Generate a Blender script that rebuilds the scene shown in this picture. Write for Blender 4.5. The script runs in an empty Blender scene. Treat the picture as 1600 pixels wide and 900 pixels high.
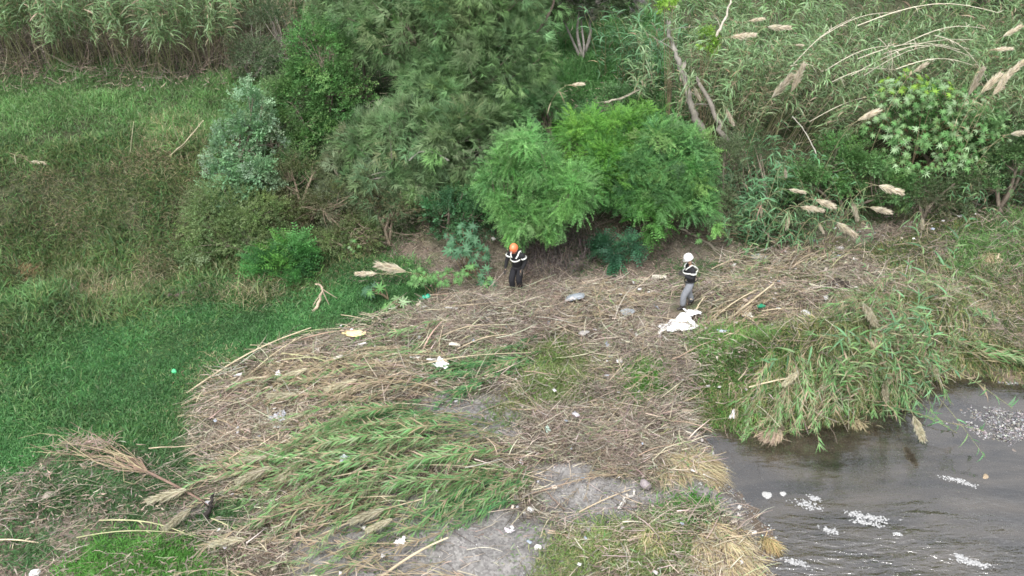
import bpy, math, random
import numpy as np
from math import radians as R, sin, cos, pi
from mathutils import Vector, Matrix, Quaternion

SC = bpy.context.scene
COL = SC.collection
rng = np.random.default_rng(11)
random.seed(5)

# ------------------------------------------------------------------ camera, sky, sun, exposure
CAM_H, PITCH, F = 14.6, R(32.0), 1386.0          # F: focal length in pixels of the 1600 px wide photograph
cd = bpy.data.cameras.new('camera')
cam = bpy.data.objects.new('camera', cd); COL.objects.link(cam)
cam.location = (0, 0, CAM_H); cam.rotation_euler = (R(90) - PITCH, 0, 0)
cd.sensor_width = 36.0; cd.lens = 36.0 * F / 1600.0
cd.clip_start = 0.1; cd.clip_end = 3000
SC.camera = cam
SUN_EL, SUN_ROT = R(58), R(200)
w = bpy.data.worlds.new('World'); SC.world = w; w.use_nodes = True
nt = w.node_tree; nt.nodes.clear()
sky = nt.nodes.new('ShaderNodeTexSky'); sky.sky_type = 'NISHITA'; sky.sun_disc = False
sky.sun_elevation = SUN_EL; sky.sun_rotation = SUN_ROT; sky.air_density = 1.0; sky.dust_density = 3.0
hs = nt.nodes.new('ShaderNodeHueSaturation'); hs.inputs['Saturation'].default_value = 0.18; hs.inputs['Value'].default_value = 1.55   # cloud cover: grey sky
bg = nt.nodes.new('ShaderNodeBackground'); bg.inputs['Strength'].default_value = 0.15
ow = nt.nodes.new('ShaderNodeOutputWorld')
nt.links.new(sky.outputs[0], hs.inputs['Color']); nt.links.new(hs.outputs[0], bg.inputs[0]); nt.links.new(bg.outputs[0], ow.inputs[0])
sl = bpy.data.lights.new('sun', 'SUN'); sl.energy = 1.4; sl.angle = R(12); sl.color = (1.0, 0.975, 0.94)
so = bpy.data.objects.new('sun', sl); COL.objects.link(so)
_d = Vector((sin(SUN_ROT) * cos(SUN_EL), cos(SUN_ROT) * cos(SUN_EL), sin(SUN_EL)))
so.rotation_euler = _d.to_track_quat('Z', 'Y').to_euler(); so.location = (0, 0, 60)
SC.view_settings.view_transform = 'Standard'; SC.view_settings.look = 'None'
SC.view_settings.exposure = 0.70; SC.view_settings.gamma = 1.0
SC.view_settings.use_curve_mapping = False
SC.cycles.max_bounces = 6; SC.cycles.diffuse_bounces = 3; SC.cycles.glossy_bounces = 2
SC.cycles.transmission_bounces = 3; SC.cycles.transparent_max_bounces = 8
SC.cycles.pixel_filter_type = 'BLACKMAN_HARRIS'; SC.cycles.filter_width = 1.6

# ------------------------------------------------------------------ measuring helpers
CP, SP = cos(PITCH), sin(PITCH)
def rays(px, py):
    px = np.asarray(px, float); py = np.asarray(py, float)
    a = (px - 800) / F; b = -(py - 450) / F
    d = np.stack([a, CP + b * SP, -SP + b * CP], -1)
    return d / np.linalg.norm(d, axis=-1, keepdims=True)

def W(px, py, y):
    """the world point seen at photo pixel (px, py) on the vertical plane at depth y"""
    d = rays(px, py); t = y / d[1]
    return np.array([d[0] * t, y, CAM_H + d[2] * t])

def pxof(p):
    p = np.asarray(p, float); q = p - np.array([0, 0, CAM_H])
    z = q[..., 1] * CP - q[..., 2] * SP
    u = q[..., 1] * SP + q[..., 2] * CP
    return 800 + F * q[..., 0] / z, 450 - F * u / z

def noise2(x, y, s=1.0, seed=0):
    """cheap smooth 2-D noise from a few rotated sines, about -1..1"""
    r = np.random.default_rng(seed); v = 0; a = 1.0; t = 0
    for k in range(6):
        th = r.uniform(0, 2 * pi); f = s * (1.0 + 0.75 * k); ph = r.uniform(0, 6.28, 2)
        v = v + a * np.sin((x * cos(th) + y * sin(th)) * f + ph[0] + 1.3 * np.sin((-x * sin(th) + y * cos(th)) * f * 0.7 + ph[1]))
        t += a; a *= 0.72
    return v / t * 1.6

def sdpoly(x, y, poly):
    """signed distance to a polygon in world xy, negative inside"""
    x = np.asarray(x, float); y = np.asarray(y, float)
    d = np.full(x.shape, 1e18); ins = np.zeros(x.shape, bool); n = len(poly)
    for i in range(n):
        ax, ay = poly[i]; bx, by = poly[(i + 1) % n]
        ex, ey = bx - ax, by - ay; wx, wy = x - ax, y - ay
        t = np.clip((wx * ex + wy * ey) / (ex * ex + ey * ey + 1e-12), 0, 1)
        d = np.minimum(d, (wx - ex * t) ** 2 + (wy - ey * t) ** 2)
        c = (ay > y) != (by > y)
        with np.errstate(divide='ignore', invalid='ignore'):
            xi = (bx - ax) * (y - ay) / (by - ay) + ax
        ins ^= c & (x < xi)
    d = np.sqrt(d)
    return np.where(ins, -d, d)

def sm(e0, e1, v):
    t = np.clip((v - e0) / (e1 - e0), 0, 1); return t * t * (3 - 2 * t)

def flat(poly, z=0.4):
    out = []
    for px, py in poly:
        d = rays(px, py); t = (z - CAM_H) / d[2]; out.append((d[0] * t, d[1] * t))
    return out

# ------------------------------------------------------------------ terrain
RIVER = flat([(1186, 1300), (1186, 905), (1182, 800), (1120, 765), (1110, 700), (1078, 655), (1180, 668), (1285, 655), (1400, 600), (1450, 582),
              (1525, 576), (1620, 596), (1800, 600), (2600, 640), (2600, 1300)], 0.0)
FX = [-60, -20, -14, -9, -5, -1, 2, 6, 9, 13, 20, 60]
FY = [18.0, 20.5, 22.6, 23.6, 24.4, 23.6, 23.6, 24.4, 25.4, 26.6, 28.0, 32]
HX = [-60, -9, -4, 3, 8, 20, 60]
HH = [2.7, 2.6, 2.2, 2.0, 1.8, 1.5, 1.5]
LAWN0 = flat([(-200, 560), (60, 545), (130, 480), (300, 455), (510, 440), (600, 405), (675, 445), (650, 490), (540, 522), (420, 545), (310, 605), (285, 680), (60, 700), (-200, 770)], 0.5)
MOUNDS = [  # photo x, y, radius x, radius y, height
    (560, 600, 2.6, 1.0, .28), (760, 520, 2.2, 1.0, .25), (930, 500, 1.8, .8, .25), (1180, 480, 1.6, .9, .30), (620, 760, 2.6, 1.4, .32),
    (1330, 585, 2.1, 1.0, 1.35), (1425, 520, 1.6, 1.0, .75), (1210, 600, 1.2, .8, .6), (1500, 520, 1.3, .9, .3), (1060, 560, 1.6, 1.0, .2), (120, 760, 1.6, .7, .12),
    (200, 885, 1.2, .6, .2), (1000, 860, 1.7, .9, .22), (1125, 850, .9, .8, .15), (1062, 722, .8, .5, .15), (60, 500, 1.6, 1.6, .25)]
MW = [flat([(m[0], m[1])])[0] + m[2:] for m in MOUNDS]
def terrain(x, y):
    x = np.asarray(x, float); y = np.asarray(y, float)
    foot = np.interp(x, FX, FY) + 0.35 * noise2(x, y, 0.6, 3); hh = np.interp(x, HX, HH)
    t = np.clip((y - foot) / 4.6, 0, None)
    z = 0.42 + 0.07 * noise2(x, y, 0.55, 1) + 0.035 * noise2(x, y, 2.1, 2) + (0.06 * noise2(x, y, 3.6, 12) + 0.07 * np.maximum(noise2(x, y, 1.9, 14), 0)) * sm(.0, 1.2, sdpoly(x, y, LAWN0))
    z = z + 0.012 * np.clip(y - 14, 0, 12)
    z = z + hh * sm(0, 1, t) + 0.10 * np.clip(y - foot - 4.6, 0, 40) + 0.12 * sm(0.2, 1, t) * noise2(x, y, 0.9, 7)
    z = z + 0.22 * np.clip(y - 48, 0, 70)                       # the land behind goes on rising
    for mx, my, rx, ry, h in MW:
        z = z + h * np.exp(-((x - mx) / rx) ** 2 - ((y - my) / ry) ** 2)
    s = sdpoly(x, y, RIVER)
    bed = -0.13 + 0.045 * noise2(x, y, 1.3, 5) + 0.03 * noise2(x, y, 4.0, 6)
    bed = bed + 0.15 * np.exp(-((x - 12.8) / 2.4) ** 2 - ((y - 16.8) / 1.0) ** 2) + 0.05 * np.exp(-((x - 6.2) / 1.2) ** 2 - ((y - 14.2) / 1.0) ** 2)
    m = sm(0.75, -0.55, s + 0.15 * noise2(x, y, 2.5, 9))
    return z * (1 - m) + bed * m

def P(px, py, h=0.0):
    """first point of the terrain (raised by h) on the line of sight through photo pixel (px, py)"""
    d = rays(px, py); o = np.array([0, 0, CAM_H])
    t = np.linspace(8, 75, 900); q = o + d * t[:, None]
    below = q[:, 2] <= terrain(q[:, 0], q[:, 1]) + h
    i = int(np.argmax(below)) if below.any() else len(t) - 1
    lo, hi = t[max(i - 1, 0)], t[i]
    for _ in range(12):
        mid = (lo + hi) / 2; p = o + d * mid
        if p[2] <= terrain(p[0], p[1]) + h: hi = mid
        else: lo = mid
    return o + d * hi

def WP(poly):
    return [tuple(P(a, b)[:2]) for a, b in poly]

def scatter(polyw, n, r=rng, keep=None):
    a = np.array(polyw); lo, hi = a.min(0), a.max(0); out = np.zeros((0, 2))
    while len(out) < n:
        q = r.uniform(lo, hi, (int(n * 1.6) + 50, 2))
        q = q[sdpoly(q[:, 0], q[:, 1], polyw) < 0]
        if keep is not None: q = q[r.random(len(q)) < keep(q[:, 0], q[:, 1])]
        out = np.concatenate([out, q])
    out = out[:n]
    return np.column_stack([out, terrain(out[:, 0], out[:, 1])])

# ------------------------------------------------------------------ mesh building from arrays
class MB:
    def __init__(s): s.v = []; s.f = []; s.c = []; s.n = 0
    def add(s, V, faces, C):
        """V (n,3); faces: list of int arrays (k,3) or (k,4); C (n,3) or (3,)"""
        V = np.asarray(V, np.float32).reshape(-1, 3)
        C = np.broadcast_to(np.asarray(C, np.float32), (len(V), 3))
        s.v.append(V); s.c.append(C)
        for f in faces:
            f = np.asarray(f, np.int32)
            if len(f): s.f.append(f + s.n)
        s.n += len(V); return s
    def mesh(s, name, mat, smooth=False):
        me = bpy.data.meshes.new(name); V = np.concatenate(s.v); C = np.concatenate(s.c)
        idx = np.concatenate([f.ravel() for f in s.f]); tot = np.concatenate([np.full(len(f), f.shape[1], np.int32) for f in s.f])
        st = np.concatenate([[0], np.cumsum(tot)[:-1]]).astype(np.int32)
        me.vertices.add(len(V)); me.vertices.foreach_set('co', V.ravel())
        me.loops.add(len(idx)); me.loops.foreach_set('vertex_index', idx)
        me.polygons.add(len(tot)); me.polygons.foreach_set('loop_start', st); me.polygons.foreach_set('loop_total', tot)
        if smooth: me.polygons.foreach_set('use_smooth', np.ones(len(tot), bool))
        me.update(calc_edges=True)
        ca = me.color_attributes.new('Col', 'FLOAT_COLOR', 'POINT')
        ca.data.foreach_set('color', np.column_stack([C, np.ones(len(C), np.float32)]).ravel())
        me.materials.append(mat); return me
    def build(s, name, mat, parent=None, smooth=False):
        return link(name, s.mesh(name, mat, smooth), parent)

def link(name, me, parent=None):
    o = bpy.data.objects.new(name, me); COL.objects.link(o)
    if parent is not None: o.parent = parent
    return o

def tag(o, label, cat, group=None):
    o['label'] = label; o['category'] = cat
    if group: o['group'] = group
    return o

def thing(name, label, cat, loc=(0, 0, 0), rz=0.0, group=None):
    o = bpy.data.objects.new(name, None); COL.objects.link(o)
    o.location = tuple(float(c) for c in loc); o.rotation_euler = (0, 0, rz); o.empty_display_size = 0.2
    return tag(o, label, cat, group)

def kind(o, k):
    o['kind'] = k; return o

def unit(a):
    a = np.asarray(a, float); return a / np.maximum(np.linalg.norm(a, axis=-1, keepdims=True), 1e-9)

def pick(pal, n, r=rng, j=0.12):
    """n colours drawn from a palette, each a little different"""
    p = np.array(pal, float); c = p[r.integers(0, len(p), n)]
    t = r.random((n, 1)); d = p[r.integers(0, len(p), n)]; c = c * (1 - 0.4 * t) + d * 0.4 * t
    return np.clip(c * (1 + j * r.normal(size=(n, 1))) * (1 + 0.4 * j * r.normal(size=(n, 3))), 0.004, 0.95)

def strips(mb, P0, D, L, w, droop, C, seg=2, roll=0.6, r=rng, wob=0.0, peak=0.25):
    """N tapering leaves or blades: base P0, direction D, length L, width w, droop = how far the tip sinks (times L)"""
    P0 = np.asarray(P0, float); N = len(P0); D = unit(D); L = np.broadcast_to(np.asarray(L, float), (N,)); w = np.broadcast_to(np.asarray(w, float), (N,))
    droop = np.broadcast_to(np.asarray(droop, float), (N,))
    side = unit(np.cross(D, [0, 0, 1.0]) + 1e-4); up = np.cross(side, D)
    th = r.normal(0, roll, (N, 1)); side = side * np.cos(th) + up * np.sin(th)
    S = np.linspace(0, 1, seg + 1); wb = side * r.normal(0, wob, (N, 1)) if wob else 0
    cs = [P0 + D * (L * s)[:, None] + np.array([0, 0, -1.0]) * (droop * L * s * s)[:, None] + (wb * (L * s * s)[:, None] if wob else 0) for s in S]
    per = 2 * seg + 1; V = np.zeros((N, per, 3))
    for k in range(seg):
        s = S[k]; wd = w * (0.55 + 0.45 * min(1, s / peak) if s < peak else (1 - ((s - peak) / (1 - peak)) ** 1.6)) * 0.5
        V[:, 2 * k] = cs[k] - side * wd[:, None]; V[:, 2 * k + 1] = cs[k] + side * wd[:, None]
    V[:, 2 * seg] = cs[seg]
    base = (np.arange(N) * per)[:, None]
    fs = [base + np.array([2 * seg - 2, 2 * seg - 1, 2 * seg])]
    for k in range(seg - 1): fs.append(base + np.array([2 * k, 2 * k + 1, 2 * k + 3, 2 * k + 2]))
    C = np.broadcast_to(np.asarray(C, float), (N, 3))
    return mb.add(V.reshape(-1, 3), fs, np.repeat(C, per, 0))

def tubes(mb, PT, RD, C, sides=4, cap=True):
    """N tubes through the points PT (N,k,3) with radii RD (N,k)"""
    PT = np.asarray(PT, float)
    if PT.ndim == 2: PT = PT[None]
    N, K, _ = PT.shape; RD = np.broadcast_to(np.asarray(RD, float), (N, K))
    T = np.gradient(PT, axis=1); T = unit(T)
    ref = np.where(np.abs(T[:, :1, 2:3]) > 0.9, np.array([[[1.0, 0, 0]]]), np.array([[[0, 0, 1.0]]]))
    A = unit(np.cross(T, np.broadcast_to(ref, T.shape))); B = np.cross(T, A)
    an = np.arange(sides) * 2 * pi / sides
    V = PT[:, :, None] + RD[:, :, None, None] * (A[:, :, None] * np.cos(an)[:, None] + B[:, :, None] * np.sin(an)[:, None])
    base = (np.arange(N) * K * sides)[:, None]; fs = []
    for k in range(K - 1):
        for j in range(sides):
            a, b = k * sides + j, k * sides + (j + 1) % sides
            fs.append(base + np.array([a, b, b + sides, a + sides]))
    if cap and sides in (3, 4):
        fs.append(base + np.arange(sides)[::-1]); fs.append(base + (K - 1) * sides + np.arange(sides))
    C = np.broadcast_to(np.asarray(C, float), (N, 3))
    return mb.add(V.reshape(-1, 3), fs, np.repeat(C, K * sides, 0))

def bentpaths(P0, D, L, k=4, sag=0.1, wob=0.12, r=rng):
    """N bent lines of k points"""
    P0 = np.asarray(P0, float); N = len(P0); D = unit(D); L = np.broadcast_to(np.asarray(L, float), (N,))
    s = np.linspace(0, 1, k)[None, :, None]; side = unit(np.cross(D, [0, 0, 1.0]) + 1e-4)
    out = P0[:, None] + D[:, None] * (L[:, None, None] * s)
    out += side[:, None] * (r.normal(0, wob, (N, 1, 1)) * L[:, None, None] * np.sin(pi * s))
    out[:, :, 2] += (-sag * L[:, None] * (s[:, :, 0] ** 2)) + (r.normal(0, wob * .6, (N, 1)) * L[:, None] * np.sin(pi * s[:, :, 0] * r.uniform(.7, 1.6, (N, 1))))
    return out

# ------------------------------------------------------------------ materials
def newmat(name):
    m = bpy.data.materials.new(name); m.use_nodes = True; t = m.node_tree; t.nodes.clear()
    return m, t, t.nodes.new('ShaderNodeOutputMaterial')

def attrcol(t, nscale=6.0, amt=0.25, rnd=0.18):
    """the vertex colour times fine noise and a small change from object to object"""
    a = t.nodes.new('ShaderNodeAttribute'); a.attribute_name = 'Col'
    tc = t.nodes.new('ShaderNodeTexCoord')
    n = t.nodes.new('ShaderNodeTexNoise'); n.inputs['Scale'].default_value = nscale; n.inputs['Detail'].default_value = 4
    t.links.new(tc.outputs['Object'], n.inputs['Vector'])
    mr = t.nodes.new('ShaderNodeMapRange'); mr.inputs[1].default_value = .25; mr.inputs[2].default_value = .75; mr.inputs[3].default_value = 1 - amt; mr.inputs[4].default_value = 1 + amt
    t.links.new(n.outputs['Fac'], mr.inputs[0])
    oi = t.nodes.new('ShaderNodeObjectInfo'); m2 = t.nodes.new('ShaderNodeMapRange'); m2.inputs[3].default_value = 1 - rnd; m2.inputs[4].default_value = 1 + rnd
    t.links.new(oi.outputs['Random'], m2.inputs[0])
    mu = t.nodes.new('ShaderNodeMath'); mu.operation = 'MULTIPLY'; t.links.new(mr.outputs[0], mu.inputs[0]); t.links.new(m2.outputs[0], mu.inputs[1])
    v = t.nodes.new('ShaderNodeVectorMath'); v.operation = 'SCALE'; t.links.new(a.outputs['Color'], v.inputs[0]); t.links.new(mu.outputs[0], v.inputs['Scale'])
    return v.outputs[0], n, tc

def leafmat(name, transl=0.3, nscale=1.5, amt=0.22, rough=0.55, spec=0.35):
    m, t, o = newmat(name); c, n, tc = attrcol(t, nscale, amt)
    p = t.nodes.new('ShaderNodeBsdfPrincipled'); p.inputs['Roughness'].default_value = rough; p.inputs['Specular IOR Level'].default_value = spec
    tr = t.nodes.new('ShaderNodeBsdfTranslucent'); mx = t.nodes.new('ShaderNodeMixShader'); mx.inputs[0].default_value = transl
    t.links.new(c, p.inputs['Base Color']); t.links.new(c, tr.inputs['Color'])
    t.links.new(p.outputs[0], mx.inputs[1]); t.links.new(tr.outputs[0], mx.inputs[2]); t.links.new(mx.outputs[0], o.inputs[0])
    return m

def solidmat(name, rough=0.8, nscale=8.0, amt=0.25, bump=0.0, bscale=30.0, spec=0.3, rnd=0.12, metal=0.0, stretch=None):
    m, t, o = newmat(name); c, n, tc = attrcol(t, nscale, amt, rnd)
    p = t.nodes.new('ShaderNodeBsdfPrincipled'); p.inputs['Roughness'].default_value = rough; p.inputs['Specular IOR Level'].default_value = spec
    p.inputs['Metallic'].default_value = metal
    t.links.new(c, p.inputs['Base Color']); t.links.new(p.outputs[0], o.inputs[0])
    if bump:
        n2 = t.nodes.new('ShaderNodeTexNoise'); n2.inputs['Scale'].default_value = bscale; n2.inputs['Detail'].default_value = 5
        if stretch:
            mp = t.nodes.new('ShaderNodeMapping'); mp.inputs['Scale'].default_value = stretch; t.links.new(tc.outputs['Object'], mp.inputs[0]); t.links.new(mp.outputs[0], n2.inputs['Vector'])
        else: t.links.new(tc.outputs['Object'], n2.inputs['Vector'])
        b = t.nodes.new('ShaderNodeBump'); b.inputs['Strength'].default_value = bump; b.inputs['Distance'].default_value = 0.02
        t.links.new(n2.outputs['Fac'], b.inputs['Height']); t.links.new(b.outputs[0], p.inputs['Normal'])
    return m

M_LEAF = leafmat('leaf_blade', .38); M_GRASS = leafmat('grass_blade', 0.34, 0.9, 0.3)
M_DRY = leafmat('dry_straw', 0.15, 3.0, 0.25, 0.8, 0.15); M_PLUME = leafmat('plume_fluff', 0.35, 8, 0.15, 0.9, 0.05)
M_BARK = solidmat('bark', 0.9, 5, 0.35, 0.6, 25, stretch=(3, 3, .6)); M_CANE = solidmat('cane', 0.6, 3, 0.3, 0.2, 20)
M_TWIG = solidmat('twig', 0.9, 2, 0.3); M_STONE = solidmat('stone', 0.75, 9, 0.25, 0.4, 30)
M_BAG = leafmat('plastic_film', 0.25, 6, 0.1, 0.4, 0.5); M_CLOTH = solidmat('cloth', 0.85, 12, 0.15, 0.3, 60)
M_SHELL = solidmat('helmet_shell', 0.35, 5, 0.05, spec=0.5, rnd=0); M_SKIN = solidmat('skin', 0.6, 12, 0.08, rnd=0)
M_LEATHER = solidmat('leather', 0.5, 10, 0.15, 0.2, 60, rnd=0); M_STRIPE = solidmat('reflective_tape', 0.35, 10, 0.06, spec=0.7, rnd=0)
M_BOARD = solidmat('board_wood', 0.8, 6, 0.2, 0.4, 20, stretch=(1, 8, 8)); M_FOAM = solidmat('river_foam', 0.7, 25, 0.08, 0.5, 60)
# ------------------------------------------------------------------ ground, river, foam
def axis(lo, hi, step, far_lo, far_hi, grow=1.22):
    a = list(np.arange(lo, hi, step)); s = step
    while a[-1] < far_hi: s *= grow; a.append(a[-1] + s)
    s = step; b = []
    x = lo
    while x > far_lo: s *= grow; x -= s; b.append(x)
    return np.array(b[::-1] + a)
LAWN = flat([(-200, 600), (-40, 560), (60, 545), (130, 480), (300, 435), (380, 440), (470, 450), (510, 425), (540, 412), (600, 405), (650, 415), (675, 445), (650, 490), (620, 515), (540, 522),
             (480, 520), (420, 545), (370, 580), (310, 605), (296, 640), (285, 680), (230, 700), (60, 700), (40, 735), (-200, 770)], 0.5)
MUD = [flat(p, 0.4) for p in ([(645, 640), (690, 622), (780, 615), (830, 645), (810, 690), (740, 705), (700, 695), (655, 675)],
       [(830, 740), (905, 720), (960, 745), (1010, 760), (1100, 760), (1190, 790), (1200, 860), (1120, 800), (1010, 800), (960, 850), (900, 830), (840, 790)],
       [(1060, 660), (1180, 680), (1260, 690), (1200, 790), (1110, 790), (1110, 720)],
       [(470, 850), (620, 790), (760, 780), (860, 820), (880, 900), (850, 960), (450, 960)],
       [(280, 800), (370, 790), (380, 830), (300, 850)], [(860, 870), (920, 860), (930, 900), (870, 910)], [(1035, 525), (1035, 495), (1055, 472), (1095, 474), (1100, 505), (1072, 528)])]
SACKM = MUD.pop()
GRASSY = flat([(-900, 470), (0, 470), (130, 460), (300, 440), (400, 420), (480, 380), (620, 370), (700, 300), (2400, 300), (2400, -300), (-900, -300)], 0.5)
def groundcol(x, y):
    n1 = noise2(x, y, 0.9, 21); n2 = noise2(x, y, 3.2, 22); n3 = noise2(x, y, 9.0, 23)
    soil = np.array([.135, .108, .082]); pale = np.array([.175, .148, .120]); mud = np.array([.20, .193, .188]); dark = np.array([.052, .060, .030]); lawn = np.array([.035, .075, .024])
    def mix(a, b, t): return a * (1 - t[..., None]) + b * t[..., None]
    c = mix(np.broadcast_to(soil, x.shape + (3,)), pale, sm(-.5, .8, n1 + .5 * n2))
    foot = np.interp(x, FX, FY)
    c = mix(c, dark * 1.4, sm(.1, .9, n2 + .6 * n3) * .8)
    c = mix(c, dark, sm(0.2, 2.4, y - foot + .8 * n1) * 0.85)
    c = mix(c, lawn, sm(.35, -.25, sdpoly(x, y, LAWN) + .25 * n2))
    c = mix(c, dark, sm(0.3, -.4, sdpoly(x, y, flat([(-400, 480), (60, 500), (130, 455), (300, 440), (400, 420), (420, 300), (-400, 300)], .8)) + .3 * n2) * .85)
    for m in MUD: c = mix(c, mud, sm(.3, -.2, sdpoly(x, y, m) + .22 * n2) * .9)
    rv = sdpoly(x, y, RIVER) + .25 * n2
    c = mix(c, np.array([.105, .102, .104]), sm(.5, -.1, rv)); c = mix(c, np.array([.135, .100, .068]), sm(-.2, .1, rv + 1.1) * sm(.5, -.2, rv) * .8)
    return c * (1 + .16 * n3 + .1 * n2)[..., None]
gx = axis(-20, 20, 0.13, -600, 600); gy = axis(9, 30, 0.13, -250, 900)
GX, GY = np.meshgrid(gx, gy); GZ = terrain(GX, GY)
GZ = GZ + 0.018 * noise2(GX, GY, 9.0, 31) * (np.abs(GX) < 21)
gi = np.arange(GX.size).reshape(GX.shape)
q = np.stack([gi[:-1, :-1], gi[:-1, 1:], gi[1:, 1:], gi[1:, :-1]], -1).reshape(-1, 4)
gm, t, o = newmat('river_bank_soil'); c, n, tc = attrcol(t, 3.0, 0.22, 0)
geo = t.nodes.new('ShaderNodeNewGeometry')
vor = t.nodes.new('ShaderNodeTexVoronoi'); vor.inputs['Scale'].default_value = 22
t.links.new(geo.outputs['Position'], vor.inputs['Vector'])
mrv = t.nodes.new('ShaderNodeMapRange'); mrv.inputs[3].default_value = .7; mrv.inputs[4].default_value = 1.35
sepc = t.nodes.new('ShaderNodeSeparateColor'); t.links.new(vor.outputs['Color'], sepc.inputs[0]); t.links.new(sepc.outputs[0], mrv.inputs[0])
sc2 = t.nodes.new('ShaderNodeVectorMath'); sc2.operation = 'SCALE'; t.links.new(c, sc2.inputs[0]); t.links.new(mrv.outputs[0], sc2.inputs['Scale'])
nf = t.nodes.new('ShaderNodeTexNoise'); nf.inputs['Scale'].default_value = 14; nf.inputs['Detail'].default_value = 8; nf.inputs['Roughness'].default_value = .7
t.links.new(geo.outputs['Position'], nf.inputs['Vector'])
bp = t.nodes.new('ShaderNodeBump'); bp.inputs['Strength'].default_value = .7; bp.inputs['Distance'].default_value = .05
t.links.new(nf.outputs['Fac'], bp.inputs['Height'])
pb = t.nodes.new('ShaderNodeBsdfPrincipled'); pb.inputs['Roughness'].default_value = .85; pb.inputs['Specular IOR Level'].default_value = .25
t.links.new(sc2.outputs[0], pb.inputs['Base Color']); t.links.new(bp.outputs[0], pb.inputs['Normal']); t.links.new(pb.outputs[0], o.inputs[0])
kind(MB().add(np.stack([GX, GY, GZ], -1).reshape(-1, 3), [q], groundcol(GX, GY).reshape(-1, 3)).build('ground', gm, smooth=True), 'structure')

# river surface: clear shallow water, sky and bank mirrored in it
wm, t, o = newmat('river_water')
geo = t.nodes.new('ShaderNodeNewGeometry')
mp = t.nodes.new('ShaderNodeMapping'); mp.inputs['Rotation'].default_value = (0, 0, R(-24)); mp.inputs['Scale'].default_value = (1.1, 3.4, 1)
t.links.new(geo.outputs['Position'], mp.inputs[0])
n1 = t.nodes.new('ShaderNodeTexNoise'); n1.inputs['Scale'].default_value = 2.4; n1.inputs['Detail'].default_value = 5; n1.inputs['Distortion'].default_value = .6
t.links.new(mp.outputs[0], n1.inputs['Vector'])
# calm pool near the bank, riffle towards the camera
sep = t.nodes.new('ShaderNodeSeparateXYZ'); t.links.new(geo.outputs['Position'], sep.inputs[0])
n2 = t.nodes.new('ShaderNodeTexNoise'); n2.inputs['Scale'].default_value = .5; t.links.new(geo.outputs['Position'], n2.inputs['Vector'])
ad = t.nodes.new('ShaderNodeMath'); ad.operation = 'MULTIPLY_ADD'; t.links.new(n2.outputs['Fac'], ad.inputs[0]); ad.inputs[1].default_value = 3.0; t.links.new(sep.outputs['Y'], ad.inputs[2])
mr = t.nodes.new('ShaderNodeMapRange'); mr.inputs[1].default_value = 16.6; mr.inputs[2].default_value = 14.2; mr.inputs[3].default_value = .06; mr.inputs[4].default_value = .75
t.links.new(ad.outputs[0], mr.inputs[0])
b = t.nodes.new('ShaderNodeBump'); b.inputs['Distance'].default_value = .10; t.links.new(mr.outputs[0], b.inputs['Strength'])
nb_ = t.nodes.new('ShaderNodeTexNoise'); nb_.inputs['Scale'].default_value = .75; nb_.inputs['Detail'].default_value = 3; t.links.new(mp.outputs[0], nb_.inputs['Vector'])
ma = t.nodes.new('ShaderNodeMath'); ma.operation = 'MULTIPLY_ADD'; ma.inputs[1].default_value = 2.6; t.links.new(nb_.outputs['Fac'], ma.inputs[0]); t.links.new(n1.outputs['Fac'], ma.inputs[2]); t.links.new(ma.outputs[0], b.inputs['Height'])
fr = t.nodes.new('ShaderNodeFresnel'); fr.inputs['IOR'].default_value = 2.5; t.links.new(b.outputs[0], fr.inputs['Normal'])
gl = t.nodes.new('ShaderNodeBsdfGlossy'); gl.inputs['Roughness'].default_value = .07; gl.inputs['Color'].default_value = (1, 1, 1, 1); t.links.new(b.outputs[0], gl.inputs['Normal'])
trn = t.nodes.new('ShaderNodeBsdfTransparent'); trn.inputs['Color'].default_value = (.80, .79, .76, 1)
silt = t.nodes.new('ShaderNodeBsdfDiffuse'); silt.inputs['Color'].default_value = (.115, .095, .072, 1)
m1 = t.nodes.new('ShaderNodeMixShader')
ns = t.nodes.new('ShaderNodeTexNoise'); ns.inputs['Scale'].default_value = .55; ns.inputs['Detail'].default_value = 5; t.links.new(mp.outputs[0], ns.inputs['Vector'])
ms = t.nodes.new('ShaderNodeMapRange'); ms.inputs[1].default_value = .35; ms.inputs[2].default_value = .68; ms.inputs[3].default_value = .08; ms.inputs[4].default_value = .50; t.links.new(ns.outputs['Fac'], ms.inputs[0]); t.links.new(ms.outputs[0], m1.inputs[0])
t.links.new(trn.outputs[0], m1.inputs[1]); t.links.new(silt.outputs[0], m1.inputs[2])
m2 = t.nodes.new('ShaderNodeMixShader'); t.links.new(fr.outputs[0], m2.inputs[0]); t.links.new(m1.outputs[0], m2.inputs[1]); t.links.new(gl.outputs[0], m2.inputs[2])
t.links.new(m2.outputs[0], o.inputs[0])
wx = np.linspace(3, 70, 60); wy = np.linspace(-60, 24, 60); WX, WY = np.meshgrid(wx, wy); wi = np.arange(WX.size).reshape(WX.shape)
q = np.stack([wi[:-1, :-1], wi[:-1, 1:], wi[1:, 1:], wi[1:, :-1]], -1).reshape(-1, 4)
kind(MB().add(np.stack([WX, WY, WX * 0], -1).reshape(-1, 3), [q], (.1, .1, .1)).build('river_water', wm), 'structure')

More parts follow.
